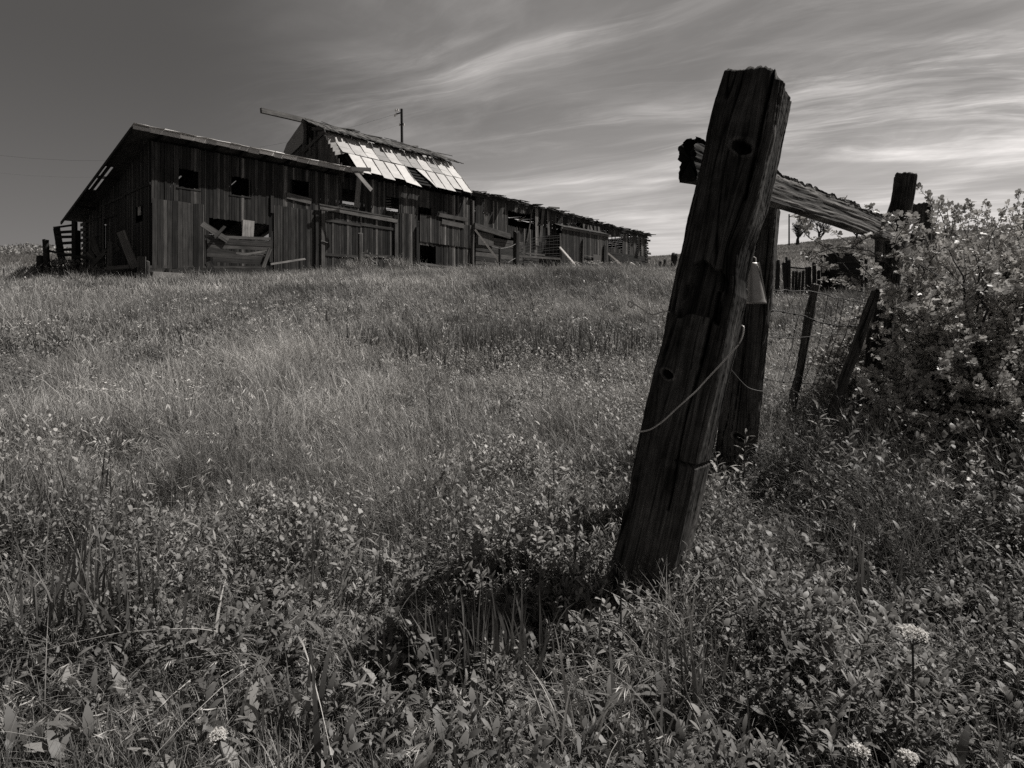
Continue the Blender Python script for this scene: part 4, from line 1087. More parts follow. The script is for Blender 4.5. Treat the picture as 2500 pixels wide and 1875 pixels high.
m = MB(); m.tube([q + Vector((0, 0, .026)), q + Vector((.003, -.01, .07)), at(1842, 560, 2.5), at(1850, 500, 2.44), at(1856, 470, 2.40)], .002, 5); m.build('hanging_wire', M_WIRE, bell)

# ------------------------------------------------------------------ vegetation builders (numpy)
class Veg:
    def __init__(s): s.V = []; s.Q = []; s.T3 = []; s.t = []; s.n = 0
    def blades(s, base, H, Wd, az, bend, tint, seg=3, twist=None, tipdark=0.0, start=0.35):
        n = len(base)
        if n == 0: return
        k = np.linspace(0, 1, seg + 1)
        dirx = np.cos(az); diry = np.sin(az)
        tw = az + np.pi / 2 if twist is None else twist
        wx = np.cos(tw); wy = np.sin(tw)
        pts = []
        for i, v in enumerate(k):
            out = bend * v ** 2 * H; up = H * (v - .42 * np.clip(bend, 0, 1.6) * v ** 2.4)
            c = base + np.stack([dirx * out, diry * out, up], 1)
            prof = (start + (1 - start) * min(1, v * 2.5)) * (1 - max(0, v - .4) / .6) if v < 1 else 0
            if i < seg:
                hw = Wd * .5 * prof
                pts.append(c - np.stack([wx * hw, wy * hw, 0 * hw], 1)); pts.append(c + np.stack([wx * hw, wy * hw, 0 * hw], 1))
            else: pts.append(c)
        m = 2 * seg + 1
        V = np.stack(pts, 1).reshape(-1, 3)
        off = s.n + np.arange(n)[:, None] * m
        for i in range(seg - 1):
            s.Q.append(off + np.array([[2 * i, 2 * i + 1, 2 * i + 3, 2 * i + 2]]))
        s.T3.append(off + np.array([[2 * seg - 2, 2 * seg - 1, 2 * seg]]))
        s.V.append(V)
        kk = np.repeat(k, [2] * seg + [1])
        s.t.append((tint[:, None] * (.28 + .95 * kk[None] ** .8)).ravel()); s.n += len(V)  # blade feet darker: older growth, plus gap shade put into the tint
    def leaves(s, base, D, Nrm, Ln, Wd, tint, curl=.15, shape=((.22, .75), (.55, 1.0), (.82, .6))):
        n = len(base)
        if n == 0: return
        D = D / (np.linalg.norm(D, axis=1, keepdims=True) + 1e-9)
        S = np.cross(D, Nrm); S /= (np.linalg.norm(S, axis=1, keepdims=True) + 1e-9); U = np.cross(S, D)
        pts = [base]
        for (v, w) in shape:
            c = base + D * (Ln * v)[:, None] - U * (Ln * curl * v * v)[:, None]
            hw = (Wd * .5 * w)[:, None]
            pts += [c - S * hw + U * hw * .3, c + S * hw + U * hw * .3]
        pts.append(base + D * Ln[:, None] - U * (Ln * curl)[:, None])
        m = len(pts); V = np.stack(pts, 1).reshape(-1, 3); off = s.n + np.arange(n)[:, None] * m
        s.T3.append(off + np.array([[0, 1, 2]])); k = len(shape)
        for i in range(k - 1): s.Q.append(off + np.array([[1 + 2 * i, 3 + 2 * i, 4 + 2 * i, 2 + 2 * i]]))
        s.T3.append(off + np.array([[2 * k - 1, m - 1, 2 * k]]))
        s.V.append(V); s.t.append(np.repeat(tint, m)); s.n += len(V)
    def lobed(s, base, D, Nrm, Ln, tint):
        n = len(base)
        D = D / (np.linalg.norm(D, axis=1, keepdims=True) + 1e-9)
        S = np.cross(D, Nrm); S /= (np.linalg.norm(S, axis=1, keepdims=True) + 1e-9); U = np.cross(S, D)
        outl = [(-.12, .08), (-.42, .18), (-.55, .48), (-.30, .50), (-.30, .86), (0, 1.02), (.30, .86), (.30, .50), (.55, .48), (.42, .18), (.12, .08)]
        pts = [base + D * (Ln * .42)[:, None] - U * (Ln * .06)[:, None]]
        for (x, y) in outl:
            pts.append(base + D * (Ln * y)[:, None] + S * (Ln * x)[:, None] + U * (Ln * (.12 * abs(x) * 2 - .12 * y * y))[:, None])
        m = len(pts); V = np.stack(pts, 1).reshape(-1, 3); off = s.n + np.arange(n)[:, None] * m
        for i in range(1, m - 1): s.T3.append(off + np.array([[0, i, i + 1]]))
        s.V.append(V); s.t.append(np.repeat(tint, m)); s.n += len(V)
    def build(s, name, mat, parent=None, loc=None, smooth=False):
        polys = []
        if s.Q: polys.append(np.concatenate(s.Q))
        if s.T3: polys.append(np.concatenate(s.T3))
        return np_mesh(name, np.concatenate(s.V), polys, np.concatenate(s.t), mat, parent, loc, smooth=smooth)

def scatter(n, y0, y1, xm=1.12, power=1.0):
    """points in the visible wedge, uniform per area"""
    u = RS.rand(n); y = np.sqrt(y0 ** 2 + u * (y1 ** 2 - y0 ** 2)); x = (RS.rand(n) * 2 - 1) * y * .833 * xm + (RS.rand(n) - .5) * (3.0 if y1 <= 3.5 else 1.6)
    return x, y
def outside(x, y):
    """False where the barn stands"""
    dx = x - CB.x; dy = y - CB.y; s = dx * UU.x + dy * UU.y; o = dx * NN.x + dy * NN.y
    return ~((s > -.1) & (s < SE + .1) & (o < .12) & (o > -10.4))
def base_of(x, y): return np.stack([x, y, gz(x, y) - .01], 1)
def patch(x, y, sc_, seed): return vnoise(x * sc_, y * sc_, seed)
def pick(x, y, p): k = RS.rand(len(x)) < p; return x[k], y[k]
def forbness(x, y):
    """1 where broad leaved forbs dominate"""
    r = x / np.maximum(y, .5)
    f = .58 + .42 * np.clip((r - .1) / .3, -1, 1) * np.clip((5 - y) / 3, 0, 1) + (patch(x, y, .8, 31) - .5) * 1.3 + .3 * np.exp(-((y - 1.7) / .5) ** 2)
    f = f - .6 * np.clip((y - 7.5) / 5, 0, 1)
    return np.clip(f, 0, 1)

def hmul(x, y):
    h = .4 + 1.25 * patch(x, y, .5, 71) ** .7 * patch(x, y, 2.6, 72) * 1.9 * np.clip(.6 + .35 * (y - .9), .5, 1.15)
    return h
# keep the direct view of the leaning post's base mostly clear
meadow = Veg()
# fine grass: near / mid / far
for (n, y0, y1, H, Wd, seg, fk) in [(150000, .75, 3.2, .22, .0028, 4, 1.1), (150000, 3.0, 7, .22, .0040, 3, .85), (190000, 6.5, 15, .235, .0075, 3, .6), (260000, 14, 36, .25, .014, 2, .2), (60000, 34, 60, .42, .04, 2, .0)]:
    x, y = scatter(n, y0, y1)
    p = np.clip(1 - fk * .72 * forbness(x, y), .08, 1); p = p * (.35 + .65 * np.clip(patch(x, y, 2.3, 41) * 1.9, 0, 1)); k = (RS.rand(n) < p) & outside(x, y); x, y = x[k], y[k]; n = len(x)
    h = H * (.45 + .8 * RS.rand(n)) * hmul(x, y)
    tn = (.4 + 1.15 * RS.rand(n) ** 1.3) * (.35 + 1.2 * patch(x, y, .33, 43)) * (.7 + .6 * patch(x * .5, y, .16, 46)) * (.6 + .8 * patch(x, y, 1.6, 44)) * np.clip(.55 + .2 * (y - .8), .5, 1)  # last factor darkens blades near the camera, a vignette put into the tint
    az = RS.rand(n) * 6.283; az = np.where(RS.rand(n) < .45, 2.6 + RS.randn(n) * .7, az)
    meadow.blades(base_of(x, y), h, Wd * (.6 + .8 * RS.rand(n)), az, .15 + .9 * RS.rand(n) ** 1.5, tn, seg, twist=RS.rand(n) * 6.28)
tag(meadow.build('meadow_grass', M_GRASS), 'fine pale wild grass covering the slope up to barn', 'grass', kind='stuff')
# nodding seed heads (brome)
sh = Veg()
for (nh, y0, y1, H, sp, wd, Ls) in [(3800, .9, 3.3, .24, 9, .0016, .032), (5200, 3.0, 7, .28, 8, .0026, .04), (7000, 6.5, 14, .34, 6, .005, .05)]:
    x, y = scatter(nh, y0, y1); p = np.clip(1.25 - 1.2 * forbness(x, y), 0.05, 1) * np.clip(patch(x, y, 1.1, 47) * 2 - .25, 0, 1); k = (RS.rand(nh) < p); x, y = x[k], y[k]; n = len(x)
    h = H * (.6 + .7 * RS.rand(n)) * hmul(x, y); az = 2.8 + RS.randn(n) * 1.0; b0 = base_of(x, y); bend = .35 + .5 * RS.rand(n); tn = .9 + .8 * RS.rand(n)
    sh.blades(b0, h, np.full(n, wd * .9), az, bend, tn * .8, 3)
    tip = b0 + np.stack([np.cos(az) * bend * h, np.sin(az) * bend * h, h * (1 - .42 * bend)], 1)
    for j in range(sp):
        v = RS.rand(n) * .38
        q = tip * (1 - v)[:, None] + (b0 + np.stack([np.cos(az) * bend * h * .3, np.sin(az) * bend * h * .3, h * .62], 1)) * v[:, None]
        d = np.stack([np.cos(az) * .7 + RS.randn(n) * .35, np.sin(az) * .7 + RS.randn(n) * .35, -.35 - .6 * RS.rand(n)], 1)
        nm = RS.randn(n, 3)
        sh.leaves(q, d, nm, Ls * (.7 + .6 * RS.rand(n)), np.full(n, wd * 2), tn * 1.1, .25, shape=((.5, 1.0),))
n = 700; x, y = scatter(n, 1.3, 7); k = patch(x, y, .9, 49) > .4; x, y = x[k], y[k]; n = len(x)
sh.blades(base_of(x, y), (.2 + .28 * RS.rand(n)), .0016 + .0005 * y, RS.rand(n) * 6.28, .1 + .9 * RS.rand(n), .8 + .8 * RS.rand(n), 7)
tag(sh.build('seed_heads', M_GRASS), 'nodding feathery seed heads above the fine grass', 'grass', kind='stuff')
# forbs: stems with small oval leaves
fb = Veg()
for (npl, y0, y1, H, LL, nlv, xm) in [(20000, .8, 3.4, .22, .029, 17, 1.12), (15000, 3.2, 7.5, .21, .032, 13, 1.12), (9000, 7, 15, .26, .06, 8, 1.12), (7000, 14, 30, .3, .1, 5, 1.1), (1500, 0, 0, .40, .036, 20, 0), (480, 0, 0, .29, .032, 20, -1)]:
    if xm == 0: x = 1.05 + 2.1 * RS.rand(npl); y = 2.25 + 1.25 * RS.rand(npl) ; fo = np.clip((x - 1.1 - (y - 2.25) * .25) * 2.2, 0, 1)
    elif xm == -1: x = .18 + RS.randn(npl) * .32; y = 2.15 + RS.randn(npl) * .24; fo = np.clip(1.2 - np.abs(x - .05) * 1.2, 0, 1) * (x < .26)
    else: x, y = scatter(npl, y0, y1, xm); fo = forbness(x, y)
    k = RS.rand(npl) < np.clip(fo * 1.1 + .1, 0, 1); x, y = x[k], y[k]; n = len(x)
    b0 = base_of(x, y); h = H * (.45 + .9 * RS.rand(n)) * (.25 + 1.6 * patch(x, y, 2.6, 53) ** 1.3) * np.clip(.55 + .4 * (y - .9), .5, 1.1); az = RS.rand(n) * 6.28; ln = .1 + .5 * RS.rand(n)
    top = b0 + np.stack([np.cos(az) * ln * h, np.sin(az) * ln * h, h], 1)
    fb.blades(b0, h * 1.0, np.full(n, LL * .09), az, ln, np.full(n, .6), 2)
    asp = np.where(RS.rand(n) < .4, .2 + .1 * RS.rand(n), .38 + .25 * RS.rand(n)); tn0 = (.5 + .8 * RS.rand(n)) * (.4 + 1.0 * patch(x, y, .9, 55)) * np.clip(.55 + .2 * (y - .8), .5, 1.05); sz = LL * (.45 + 1.1 * RS.rand(n) ** 1.4)  # nearby leaves darkened in tint too, same painted fall-off as the grass
    for j in range(nlv):
        v = (j + .6 * RS.rand(n)) / nlv; v = .12 + .88 * v
        q = b0 + np.stack([np.cos(az) * ln * h * v ** 2, np.sin(az) * ln * h * v ** 2, h * (v - .42 * ln * v ** 2.4)], 1)
        a = az + j * 2.4 + RS.randn(n) * .3; el = (.1 + .9 * v) * 1.0 + RS.randn(n) * .25
        d = np.stack([np.cos(a) * np.cos(el), np.sin(a) * np.cos(el), np.sin(el)], 1); nm = np.stack([-np.cos(a) * np.sin(el), -np.sin(a) * np.sin(el), np.cos(el)], 1) + RS.randn(n, 3) * .25
        l_ = sz * (1.15 - .5 * v) * (.7 + .6 * RS.rand(n)); fb.leaves(q, d, nm, l_ * (1.35 - .7 * asp), l_ * asp, tn0 * (.8 + .45 * RS.rand(n)) * (.35 + .8 * v), .2)  # leaves low on the stem tinted darker, painting shade between plants
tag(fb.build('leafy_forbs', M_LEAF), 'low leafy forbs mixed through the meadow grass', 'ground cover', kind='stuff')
# coarse blades in dark clumps
cb = Veg()
for (nc, y0, y1, H, Wd, per) in [(60, .9, 3.4, .30, .013, 14), (110, 3.2, 7, .34, .015, 14), (150, 6.5, 14, .42, .022, 14)]:
    x, y = scatter(nc, y0, y1); k = patch(x, y, .55, 61) > .42; x, y = x[k], y[k]
    X_ = np.repeat(x, per) + RS.randn(len(x) * per) * .07 * (1 + y0 * .12); Y_ = np.repeat(y, per) + RS.randn(len(x) * per) * .07; n = len(X_)
    cb.blades(base_of(X_, Y_), H * (.5 + .7 * RS.rand(n)), Wd * (.5 + .7 * RS.rand(n)), RS.rand(n) * 6.28, .05 + .5 * RS.rand(n) ** 2, .35 + .45 * RS.rand(n), 5, twist=RS.rand(n) * 6.28, start=.8)
# the dark tall patch mid-field
for (px, py, cnt, sx_, sy_) in [(1130, 880, 800, .8, .4), (990, 870, 400, .6, .3), (1290, 850, 300, .5, .3), (1560, 860, 150, .4, .3), (550, 1090, 40, .08, .06), (70, 1240, 420, .22, .2), (420, 1180, 60, .1, .1), (1180, 1480, 90, .12, .1), (900, 1330, 40, .1, .1), (740, 1290, 40, .06, .05), (270, 1420, 60, .1, .07), (150, 1420, 40, .08, .07), (1130, 1500, 40, .1, .06), (1700, 1560, 40, .07, .05)]:
    Yd = (EYE - .15) * F / (py + 60 - HY) if py > 1000 else 7.5
    X0 = (px - CX) / F * Yd
    X_ = X0 + RS.randn(cnt) * sx_; Y_ = Yd + RS.randn(cnt) * sy_
    cb.blades(base_of(X_, Y_), (.55 if py < 1000 else .42 if px < 300 else .32) * (.5 + .6 * RS.rand(cnt)), (.017 if py < 1000 else .011) * (.5 + .7 * RS.rand(cnt)), RS.rand(cnt) * 6.28, .05 + .45 * RS.rand(cnt) ** 2, .3 + .4 * RS.rand(cnt), 5, twist=RS.rand(cnt) * 6.28, start=.8)
tag(cb.build('coarse_grass', M_LEAF), 'darker broad bladed grass growing in scattered clumps', 'grass', kind='stuff')
# large foreground leaves
bl = Veg()
for (n, y0, y1, L0) in [(600, .95, 2.1, .055), (420, 2.0, 4.2, .06), (420, 4, 8, .08)]:
    x, y = scatter(n, y0, y1); k = patch(x, y, 1.1, 67) > .45; x, y = x[k], y[k]; n = len(x); tp_ = .4 + .5 * RS.rand(n); Ls = L0 * (.5 + .8 * RS.rand(n))
    for j in range(7):
        b0 = base_of(x + RS.randn(n) * .012, y + RS.randn(n) * .012); b0[:, 2] += .01 + .09 * RS.rand(n); a = RS.rand(n) * 6.28; el = .55 + .85 * RS.rand(n)
        d = np.stack([np.cos(a) * np.cos(el), np.sin(a) * np.cos(el), np.sin(el)], 1); nm = np.stack([-np.cos(a) * np.sin(el), -np.sin(a) * np.sin(el), np.cos(el)], 1) + RS.randn(n, 3) * .3
        l_ = Ls * (.6 + .8 * RS.rand(n)); bl.leaves(b0, d, nm, l_, l_ * (.22 + .14 * RS.rand(n)), tp_ * (.7 + .6 * RS.rand(n)), .35, shape=((.1, .45), (.25, .85), (.33, .72), (.46, 1.0), (.55, .8), (.68, .85), (.78, .6), (.9, .4)))
# combs of fine drooping blades
for (n, y0, y1, H) in [(150, .95, 2.2, .19), (300, 2.2, 4.5, .22), (260, 4.5, 9, .26)]:
    x, y = scatter(n, y0, y1); az0 = RS.rand(n) * 6.28; per = 26; tt = .7 + .9 * RS.rand(n)
    X_ = np.repeat(x, per) + RS.randn(n * per) * .018; Y_ = np.repeat(y, per) + RS.randn(n * per) * .018; m_ = n * per
    bl.blades(base_of(X_, Y_), H * (.6 + .5 * RS.rand(m_)), (.0026 + .0007 * y0) * (.6 + .8 * RS.rand(m_)), np.repeat(az0, per) + RS.randn(m_) * .6, .3 + .9 * RS.rand(m_), np.repeat(tt, per) * (.6 + .6 * RS.rand(m_)), 6, start=.8)
tag(bl.build('dock_leaves', M_LEAF), 'large tongue shaped leaves scattered low in the foreground', 'ground cover', kind='stuff')
# tiny white wildflowers far and mid
wfv = Veg()
def flowers(x, y, z, r, per):
    n = len(x)
    for j in range(per):
        q = np.stack([x + RS.randn(n) * r, y + RS.randn(n) * r, z + RS.randn(n) * r * .4], 1); d = RS.randn(n, 3); d[:, 2] = np.abs(d[:, 2]) * .3
        nm = np.stack([RS.randn(n) * .4, RS.randn(n) * .4, np.ones(n)], 1); l_ = r * (.45 + .4 * RS.rand(n)); wfv.leaves(q, d, nm, l_, l_ * .9, .7 + .5 * RS.rand(n), 0, shape=((.5, 1.),))
for (px, py, sp, cnt, r) in [(750, 775, .9, 22, .035), (690, 800, .7, 12, .03), (850, 790, .8, 14, .03), (60, 830, .8, 14, .04), (110, 990, .3, 6, .025), (270, 985, .25, 7, .022), (1450, 622, 1.0, 22, .09), (1385, 610, .6, 8, .07), (1180, 640, 2, 14, .06), (900, 620, .8, 20, .07), (880, 700, 2.5, 20, .03), (740, 870, .3, 4, .025), (1560, 862, .2, 3, .02), (1480, 860, .2, 3, .02), (440, 1160, .2, 4, .02), (520, 1040, .2, 4, .02), (400, 800, 2, 10, .03), (1300, 720, 3, 18, .03), (900, 900, .5, 6, .03), (250, 1000, .35, 8, .03), (470, 990, .4, 8, .03), (330, 940, .8, 6, .03), (640, 700, 2, 14, .05), (1120, 690, 2.5, 12, .05), (1955, 700, 1.2, 18, .04)]:
    if py < 650: Yd = 33 if px < 1000 else 44
    else: Yd = float(np.interp(py, [650, 690, 710, 745, 815, 950, 1200], [30, 22, 18, 13.5, 9, 4.9, 3.0]))
    x = (px - CX) / F * Yd + RS.randn(cnt) * sp; y = Yd + RS.randn(cnt) * sp * .6; k = outside(x, y + .0); x, y = x[k], y[k]
    flowers(x, y, gz(x, y) + .18 + .2 * RS.rand(len(x)) + (.4 if py < 650 else 0), r, 9)
tag(wfv.build('white_wildflowers', M_FLOWER), 'tiny white wildflowers dotted through the meadow', 'wildflowers', kind='stuff')
# distant scrub on the left horizon
ds = Veg()
n = 26000
x = -0.98 * 150 + RS.rand(n) * 75; y = 130 + RS.rand(n) * 60; cl = patch(x, y, .16, 81)
k = (cl > .4); x, y, cl = x[k], y[k], cl[k]; n = len(x)
q = np.stack([x, y, gz(x, y) + RS.rand(n) * (2.0 * (cl - .25) * 2.2)], 1)
ds.leaves(q, RS.randn(n, 3), RS.randn(n, 3), .5 + .4 * RS.rand(n), .3 + .3 * RS.rand(n), .4 + .9 * RS.rand(n), 0, shape=((.5, 1.),))
tag(ds.build('distant_scrub', M_LEAF), 'low scrub bushes along the left horizon', 'scrub', kind='stuff')
# tufts on the distant hill
ht = Veg(); n = 90000; x, y = scatter(n, 58, 200); k = (x / y > .15) | (x / y < -.6); x, y = x[k], y[k]; n = len(x)
ht.blades(base_of(x, y), .5 + .4 * RS.rand(n), .12 + .15 * RS.rand(n), RS.rand(n) * 6.28, .4 * RS.rand(n), (.6 + .8 * RS.rand(n)) * (.6 + .8 * patch(x, y, .08, 83)), 2, twist=RS.rand(n) * .8 - .4)
tag(ht.build('hill_grass', M_GRASS), 'dry grass on the distant hillside', 'grass', kind='stuff')

# ------------------------------------------------------------------ shrubs on the right
def shrub(cx, cy, rx, ry, H, seed, nstem, label, extra=(), leaf=.03, per=20, tw_n=10, lift=1.0, group='leafy shrubs by the fence'):  # lift pales the leaves, putting extra light on shaded shrubs into tint
    rs = np.random.RandomState(seed); r = random.Random(seed)
    base = Vector((cx, cy, gzs(cx, cy)))
    t = thing('leafy_shrub', label, 'shrub', base, group)
    st = MB(); lv = Veg(); LB = []; LD = []; LN = []; LL = []; LT = []
    def twig(p, d, L, rad):
        n = 5; pts = [p.copy()]; q = p.copy(); dd = d.copy()
        for i in range(n):
            dd = (dd + Vector((r.gauss(0, .16), r.gauss(0, .16), r.gauss(-.02, .12)))).normalized(); q = q + dd * (L / n); pts.append(q.copy())
        st.tube(pts, rad, 3, 1, rad * .4, cap=False)
        for k in range(per):
            v = r.uniform(.08, 1) * n; i = min(int(v), n - 1); b = pts[i].lerp(pts[i + 1], v - i)
            dl = Vector((r.gauss(0, 1), r.gauss(0, 1), r.gauss(.35, .7))).normalized(); ld = (dl + (pts[i + 1] - pts[i]).normalized() * .5).normalized()
            LB.append(tuple(b + ld * .006)); LD.append(tuple(ld)); LN.append((r.gauss(.3, .6), r.gauss(-.2, .6), 1)); LL.append(leaf * r.uniform(.5, 1.25)); LT.append(r.uniform(.55, 1.35) * lift)
    def stem(p, tgt, rad, ntw):
        n = 9; mid = p.lerp(tgt, .5) + Vector((0, 0, (tgt - p).length * r.uniform(.08, .25))); pts = []
        for i in range(n + 1):
            v = i / n; q = p * (1 - v) ** 2 + mid * 2 * v * (1 - v) + tgt * v * v; q = q + Vector((r.gauss(0, .012), r.gauss(0, .012), r.gauss(0, .012))); pts.append(q)
        st.tube(pts, rad, 5, 1, rad * .3, cap=False)
        for k in range(ntw):
            v = r.uniform(.3, 1) * n; i = min(int(v), n - 1); b = pts[i].lerp(pts[i + 1], v - i); tg = (pts[i + 1] - pts[i]).normalized()
            d = (tg * .7 + Vector((r.gauss(0, .6), r.gauss(0, .6), r.gauss(.1, .5)))).normalized(); twig(b, d, r.uniform(.12, .36), .003)
        twig(pts[-1], (pts[-1] - pts[-2]).normalized(), .25, .003)
    for i in range(nstem):
        a = r.uniform(0, 6.283); rr = math.sqrt(r.uniform(.02, 1)); v = r.uniform(.15, 1)
        hh = H * (1 - .75 * rr ** 2.2) * r.uniform(.55, 1.05)
        if r.random() < .3: hh *= .5
        tgt = base + Vector((math.cos(a) * rx * rr, math.sin(a) * ry * rr, hh))
        stem(base + Vector((math.cos(a) * rx * .25 * rr, math.sin(a) * ry * .25 * rr, 0)), tgt, .011, tw_n)
    for (e, nt) in extra: stem(base + Vector((r.uniform(-.3, 0), r.uniform(-.2, .1), .2)), Vector(e), .009, nt)
    st.build('branches', M_STEM, t)
    LB, LD, LN, LL, LT = map(np.array, (LB, LD, LN, LL, LT))
    LN = np.cross(np.cross(LD, LN), LD) * -1; LN[:, 2] = np.abs(LN[:, 2])
    lv.lobed(LB, LD, LN + 1e-3, LL, LT); lv.build('foliage', M_BUSH, t)
shrub(3.42, 4.35, 1.15, 1.0, 1.5, 3, 235, 'big leafy shrub with lobed leaves crowding over the fence posts',
      extra=[(at(1965, 580, 3.4), 4), (at(2060, 600, 3.4), 8), (at(2090, 640, 3.4), 9), (at(2030, 650, 3.5), 5), (at(2120, 560, 3.6), 4), (at(2300, 530, 3.9), 7), (at(2240, 760, 3.0), 9), (at(2330, 860, 2.9), 9), (at(2420, 700, 3.0), 10), (at(2190, 600, 3.2), 10), (at(2230, 640, 3.0), 10), (at(2160, 690, 3.4), 8), (at(2260, 580, 3.2), 9), (at(2200, 720, 3.2), 10)], leaf=.031, per=30, tw_n=12)
shrub(2.62, 3.3, .68, .4, 1.35, 21, 110, 'leafy shrub covering the lower half of the tall rail post', leaf=.03, per=30, tw_n=11, lift=1.25)
shrub(5.0, 5.9, 1.5, 1.2, 1.95, 8, 120, 'denser shrub further back at the right edge of picture', leaf=.032, per=26, tw_n=11)
shrub(2.85, 3.0, .95, .5, .85, 15, 110, 'low front shrub spilling over weeds below the big shrub', leaf=.023, per=30, tw_n=9, lift=1.15)

# weeds with big lance leaves and flower buds below the shrub
def weed(px, py_base, Yd, H, seed, label, leaf=.1, nleaf=26, tint=1.0, flower=True, name='broadleaf_weed', wr=.24):
    r = np.random.RandomState(seed); x0 = (px - CX) / F * Yd; b = Vector((x0, Yd, gzs(x0, Yd)))
    t = thing(name, label, 'weed', b); st = MB(); lv = Veg()
    lean = Vector((r.uniform(-.12, .12), r.uniform(-.1, .1), 1)); top = b + lean * H
    st.tube([b, b.lerp(top, .5) + Vector((.01, 0, 0)), top], .004, 6, 1, .0025); st.build('stem', M_STEM, t)
    v = np.linspace(.05, .97, nleaf); q = np.array(b)[None] + v[:, None] * np.array(lean * H)[None]; a = np.arange(nleaf) * 2.4 + r.rand(nleaf); el = .15 + .8 * v + r.randn(nleaf) * .15
    d = np.stack([np.cos(a) * np.cos(el), np.sin(a) * np.cos(el), np.sin(el)], 1); nm = np.stack([-np.cos(a) * np.sin(el), -np.sin(a) * np.sin(el), np.cos(el)], 1)
    l_ = leaf * (1.2 - .75 * v) * (.8 + .4 * r.rand(nleaf))
    lv.leaves(q, d, nm, l_, l_ * wr, tint * (.8 + .5 * r.rand(nleaf)), .35, shape=((.12, .45), (.3, .85), (.5, 1), (.7, .8), (.87, .45))); lv.build('leaves', M_LEAF, t)
    if flower:
        fl = Veg(); n = 60; q = np.array(top)[None] + r.randn(n, 3) * np.array([.016, .016, .014]); fl.leaves(q, r.randn(n, 3), r.randn(n, 3), np.full(n, .009), np.full(n, .007), .5 + .5 * r.rand(n), 0, shape=((.5, 1.),)); fl.build('flower_head', M_FLOWER, t)
weed(2070, 0, 3.3, .66, 1, 'tall budding weed with lance leaves left of low shrub', .13)
weed(2135, 0, 3.2, .52, 2, 'budding weed with lance leaves, right of the tallest budding weed', .12)
weed(2000, 0, 3.4, .45, 3, 'broad leaved weed at the foot of slender wired stake', .14, flower=False)
weed(2030, 0, 2.9, .36, 4, 'bushy lance leaved weed low in front of the fence stakes', .13, flower=False)
weed(2110, 0, 2.8, .38, 5, 'spreading lance leaved weed below the budding weeds', .13, flower=False)
weed(1800, 0, 3.0, .42, 6, 'leafy weed sprouting before the second big post', .09, flower=False, tint=1.3)
weed(1765, 0, 2.9, .36, 7, 'small weed showing between the two big posts', .08, flower=False, tint=1.3)
weed(1500, 0, 1.75, .25, 8, 'leafy sprig in shade at the foot of leaning post', .07, flower=False, tint=.8, nleaf=14)
for i, (px, Yd, H, L_, lab) in enumerate([(1130, 1.32, .26, .16, 'large leaved dock rosette at the bottom edge near picture middle'), (1000, 1.36, .24, .13, 'toothed broad leaf rosette left of the bottom middle dock'), (430, 1.75, .28, .12, 'upright broad leaf rosette in left foreground grass'), (950, 1.75, .2, .15, 'rosette with long bright leaves in the centre foreground'), (1290, 1.45, .2, .1, 'broad leaf plant right of the bottom middle dock')]):
    weed(px, 0, Yd, H * .5, 60 + i, lab, L_ * .5, 18, .6, False, 'dock_plant', .34)

# arching grass tufts around the post foot
def tuft(px, Yd, n, H, Wd, seed, label, spread=.05, bend=(.1, .8), tint=1.2, mat=M_GRASS):
    r = np.random.RandomState(seed); x0 = (px - CX) / F * Yd; b = Vector((x0, Yd, gzs(x0, Yd))); v = Veg()
    x = x0 + r.randn(n) * spread; y = Yd + r.randn(n) * spread
    v.blades(base_of(x, y), H * (.5 + .6 * r.rand(n)), Wd * (.5 + .8 * r.rand(n)), r.rand(n) * 6.28, bend[0] + (bend[1] - bend[0]) * r.rand(n), tint * (.6 + .7 * r.rand(n)), 7, twist=r.rand(n) * 6.28, start=.8)
    o = v.build('grass_tuft', mat, None, b); tag(o, label, 'grass tuft')
tuft(1660, 1.85, 80, .34, .0075, 1, 'bright grass tuft sprouting in front of leaning post foot')
tuft(1600, 1.75, 40, .28, .006, 2, 'smaller grass tuft left of the bright one at post foot')
tuft(1790, 2.1, 90, .24, .003, 3, 'fine drooping grass tuft right of the leaning post foot', bend=(.6, 1.5))
tuft(1700, 1.65, 120, .26, .003, 4, 'fine drooping tuft before the post foot grass', bend=(.4, 1.4), spread=.09)
tuft(1430, 1.4, 30, .3, .009, 5, 'upright coarse tuft at bottom edge left of post', bend=(.05, .6))
tuft(2340, 1.7, 90, .26, .003, 6, 'fine grass tuft in the lower right foreground', bend=(.3, 1.3), spread=.1)
tuft(1790, 3.0, 60, .3, .008, 7, 'curling pale blades at the foot of second big post', bend=(.7, 1.6), spread=.06, tint=1.5)
tuft(620, 1.75, 14, .42, .009, 8, 'long arching blades in the left centre foreground', bend=(.9, 1.6), tint=1.5, spread=.05)

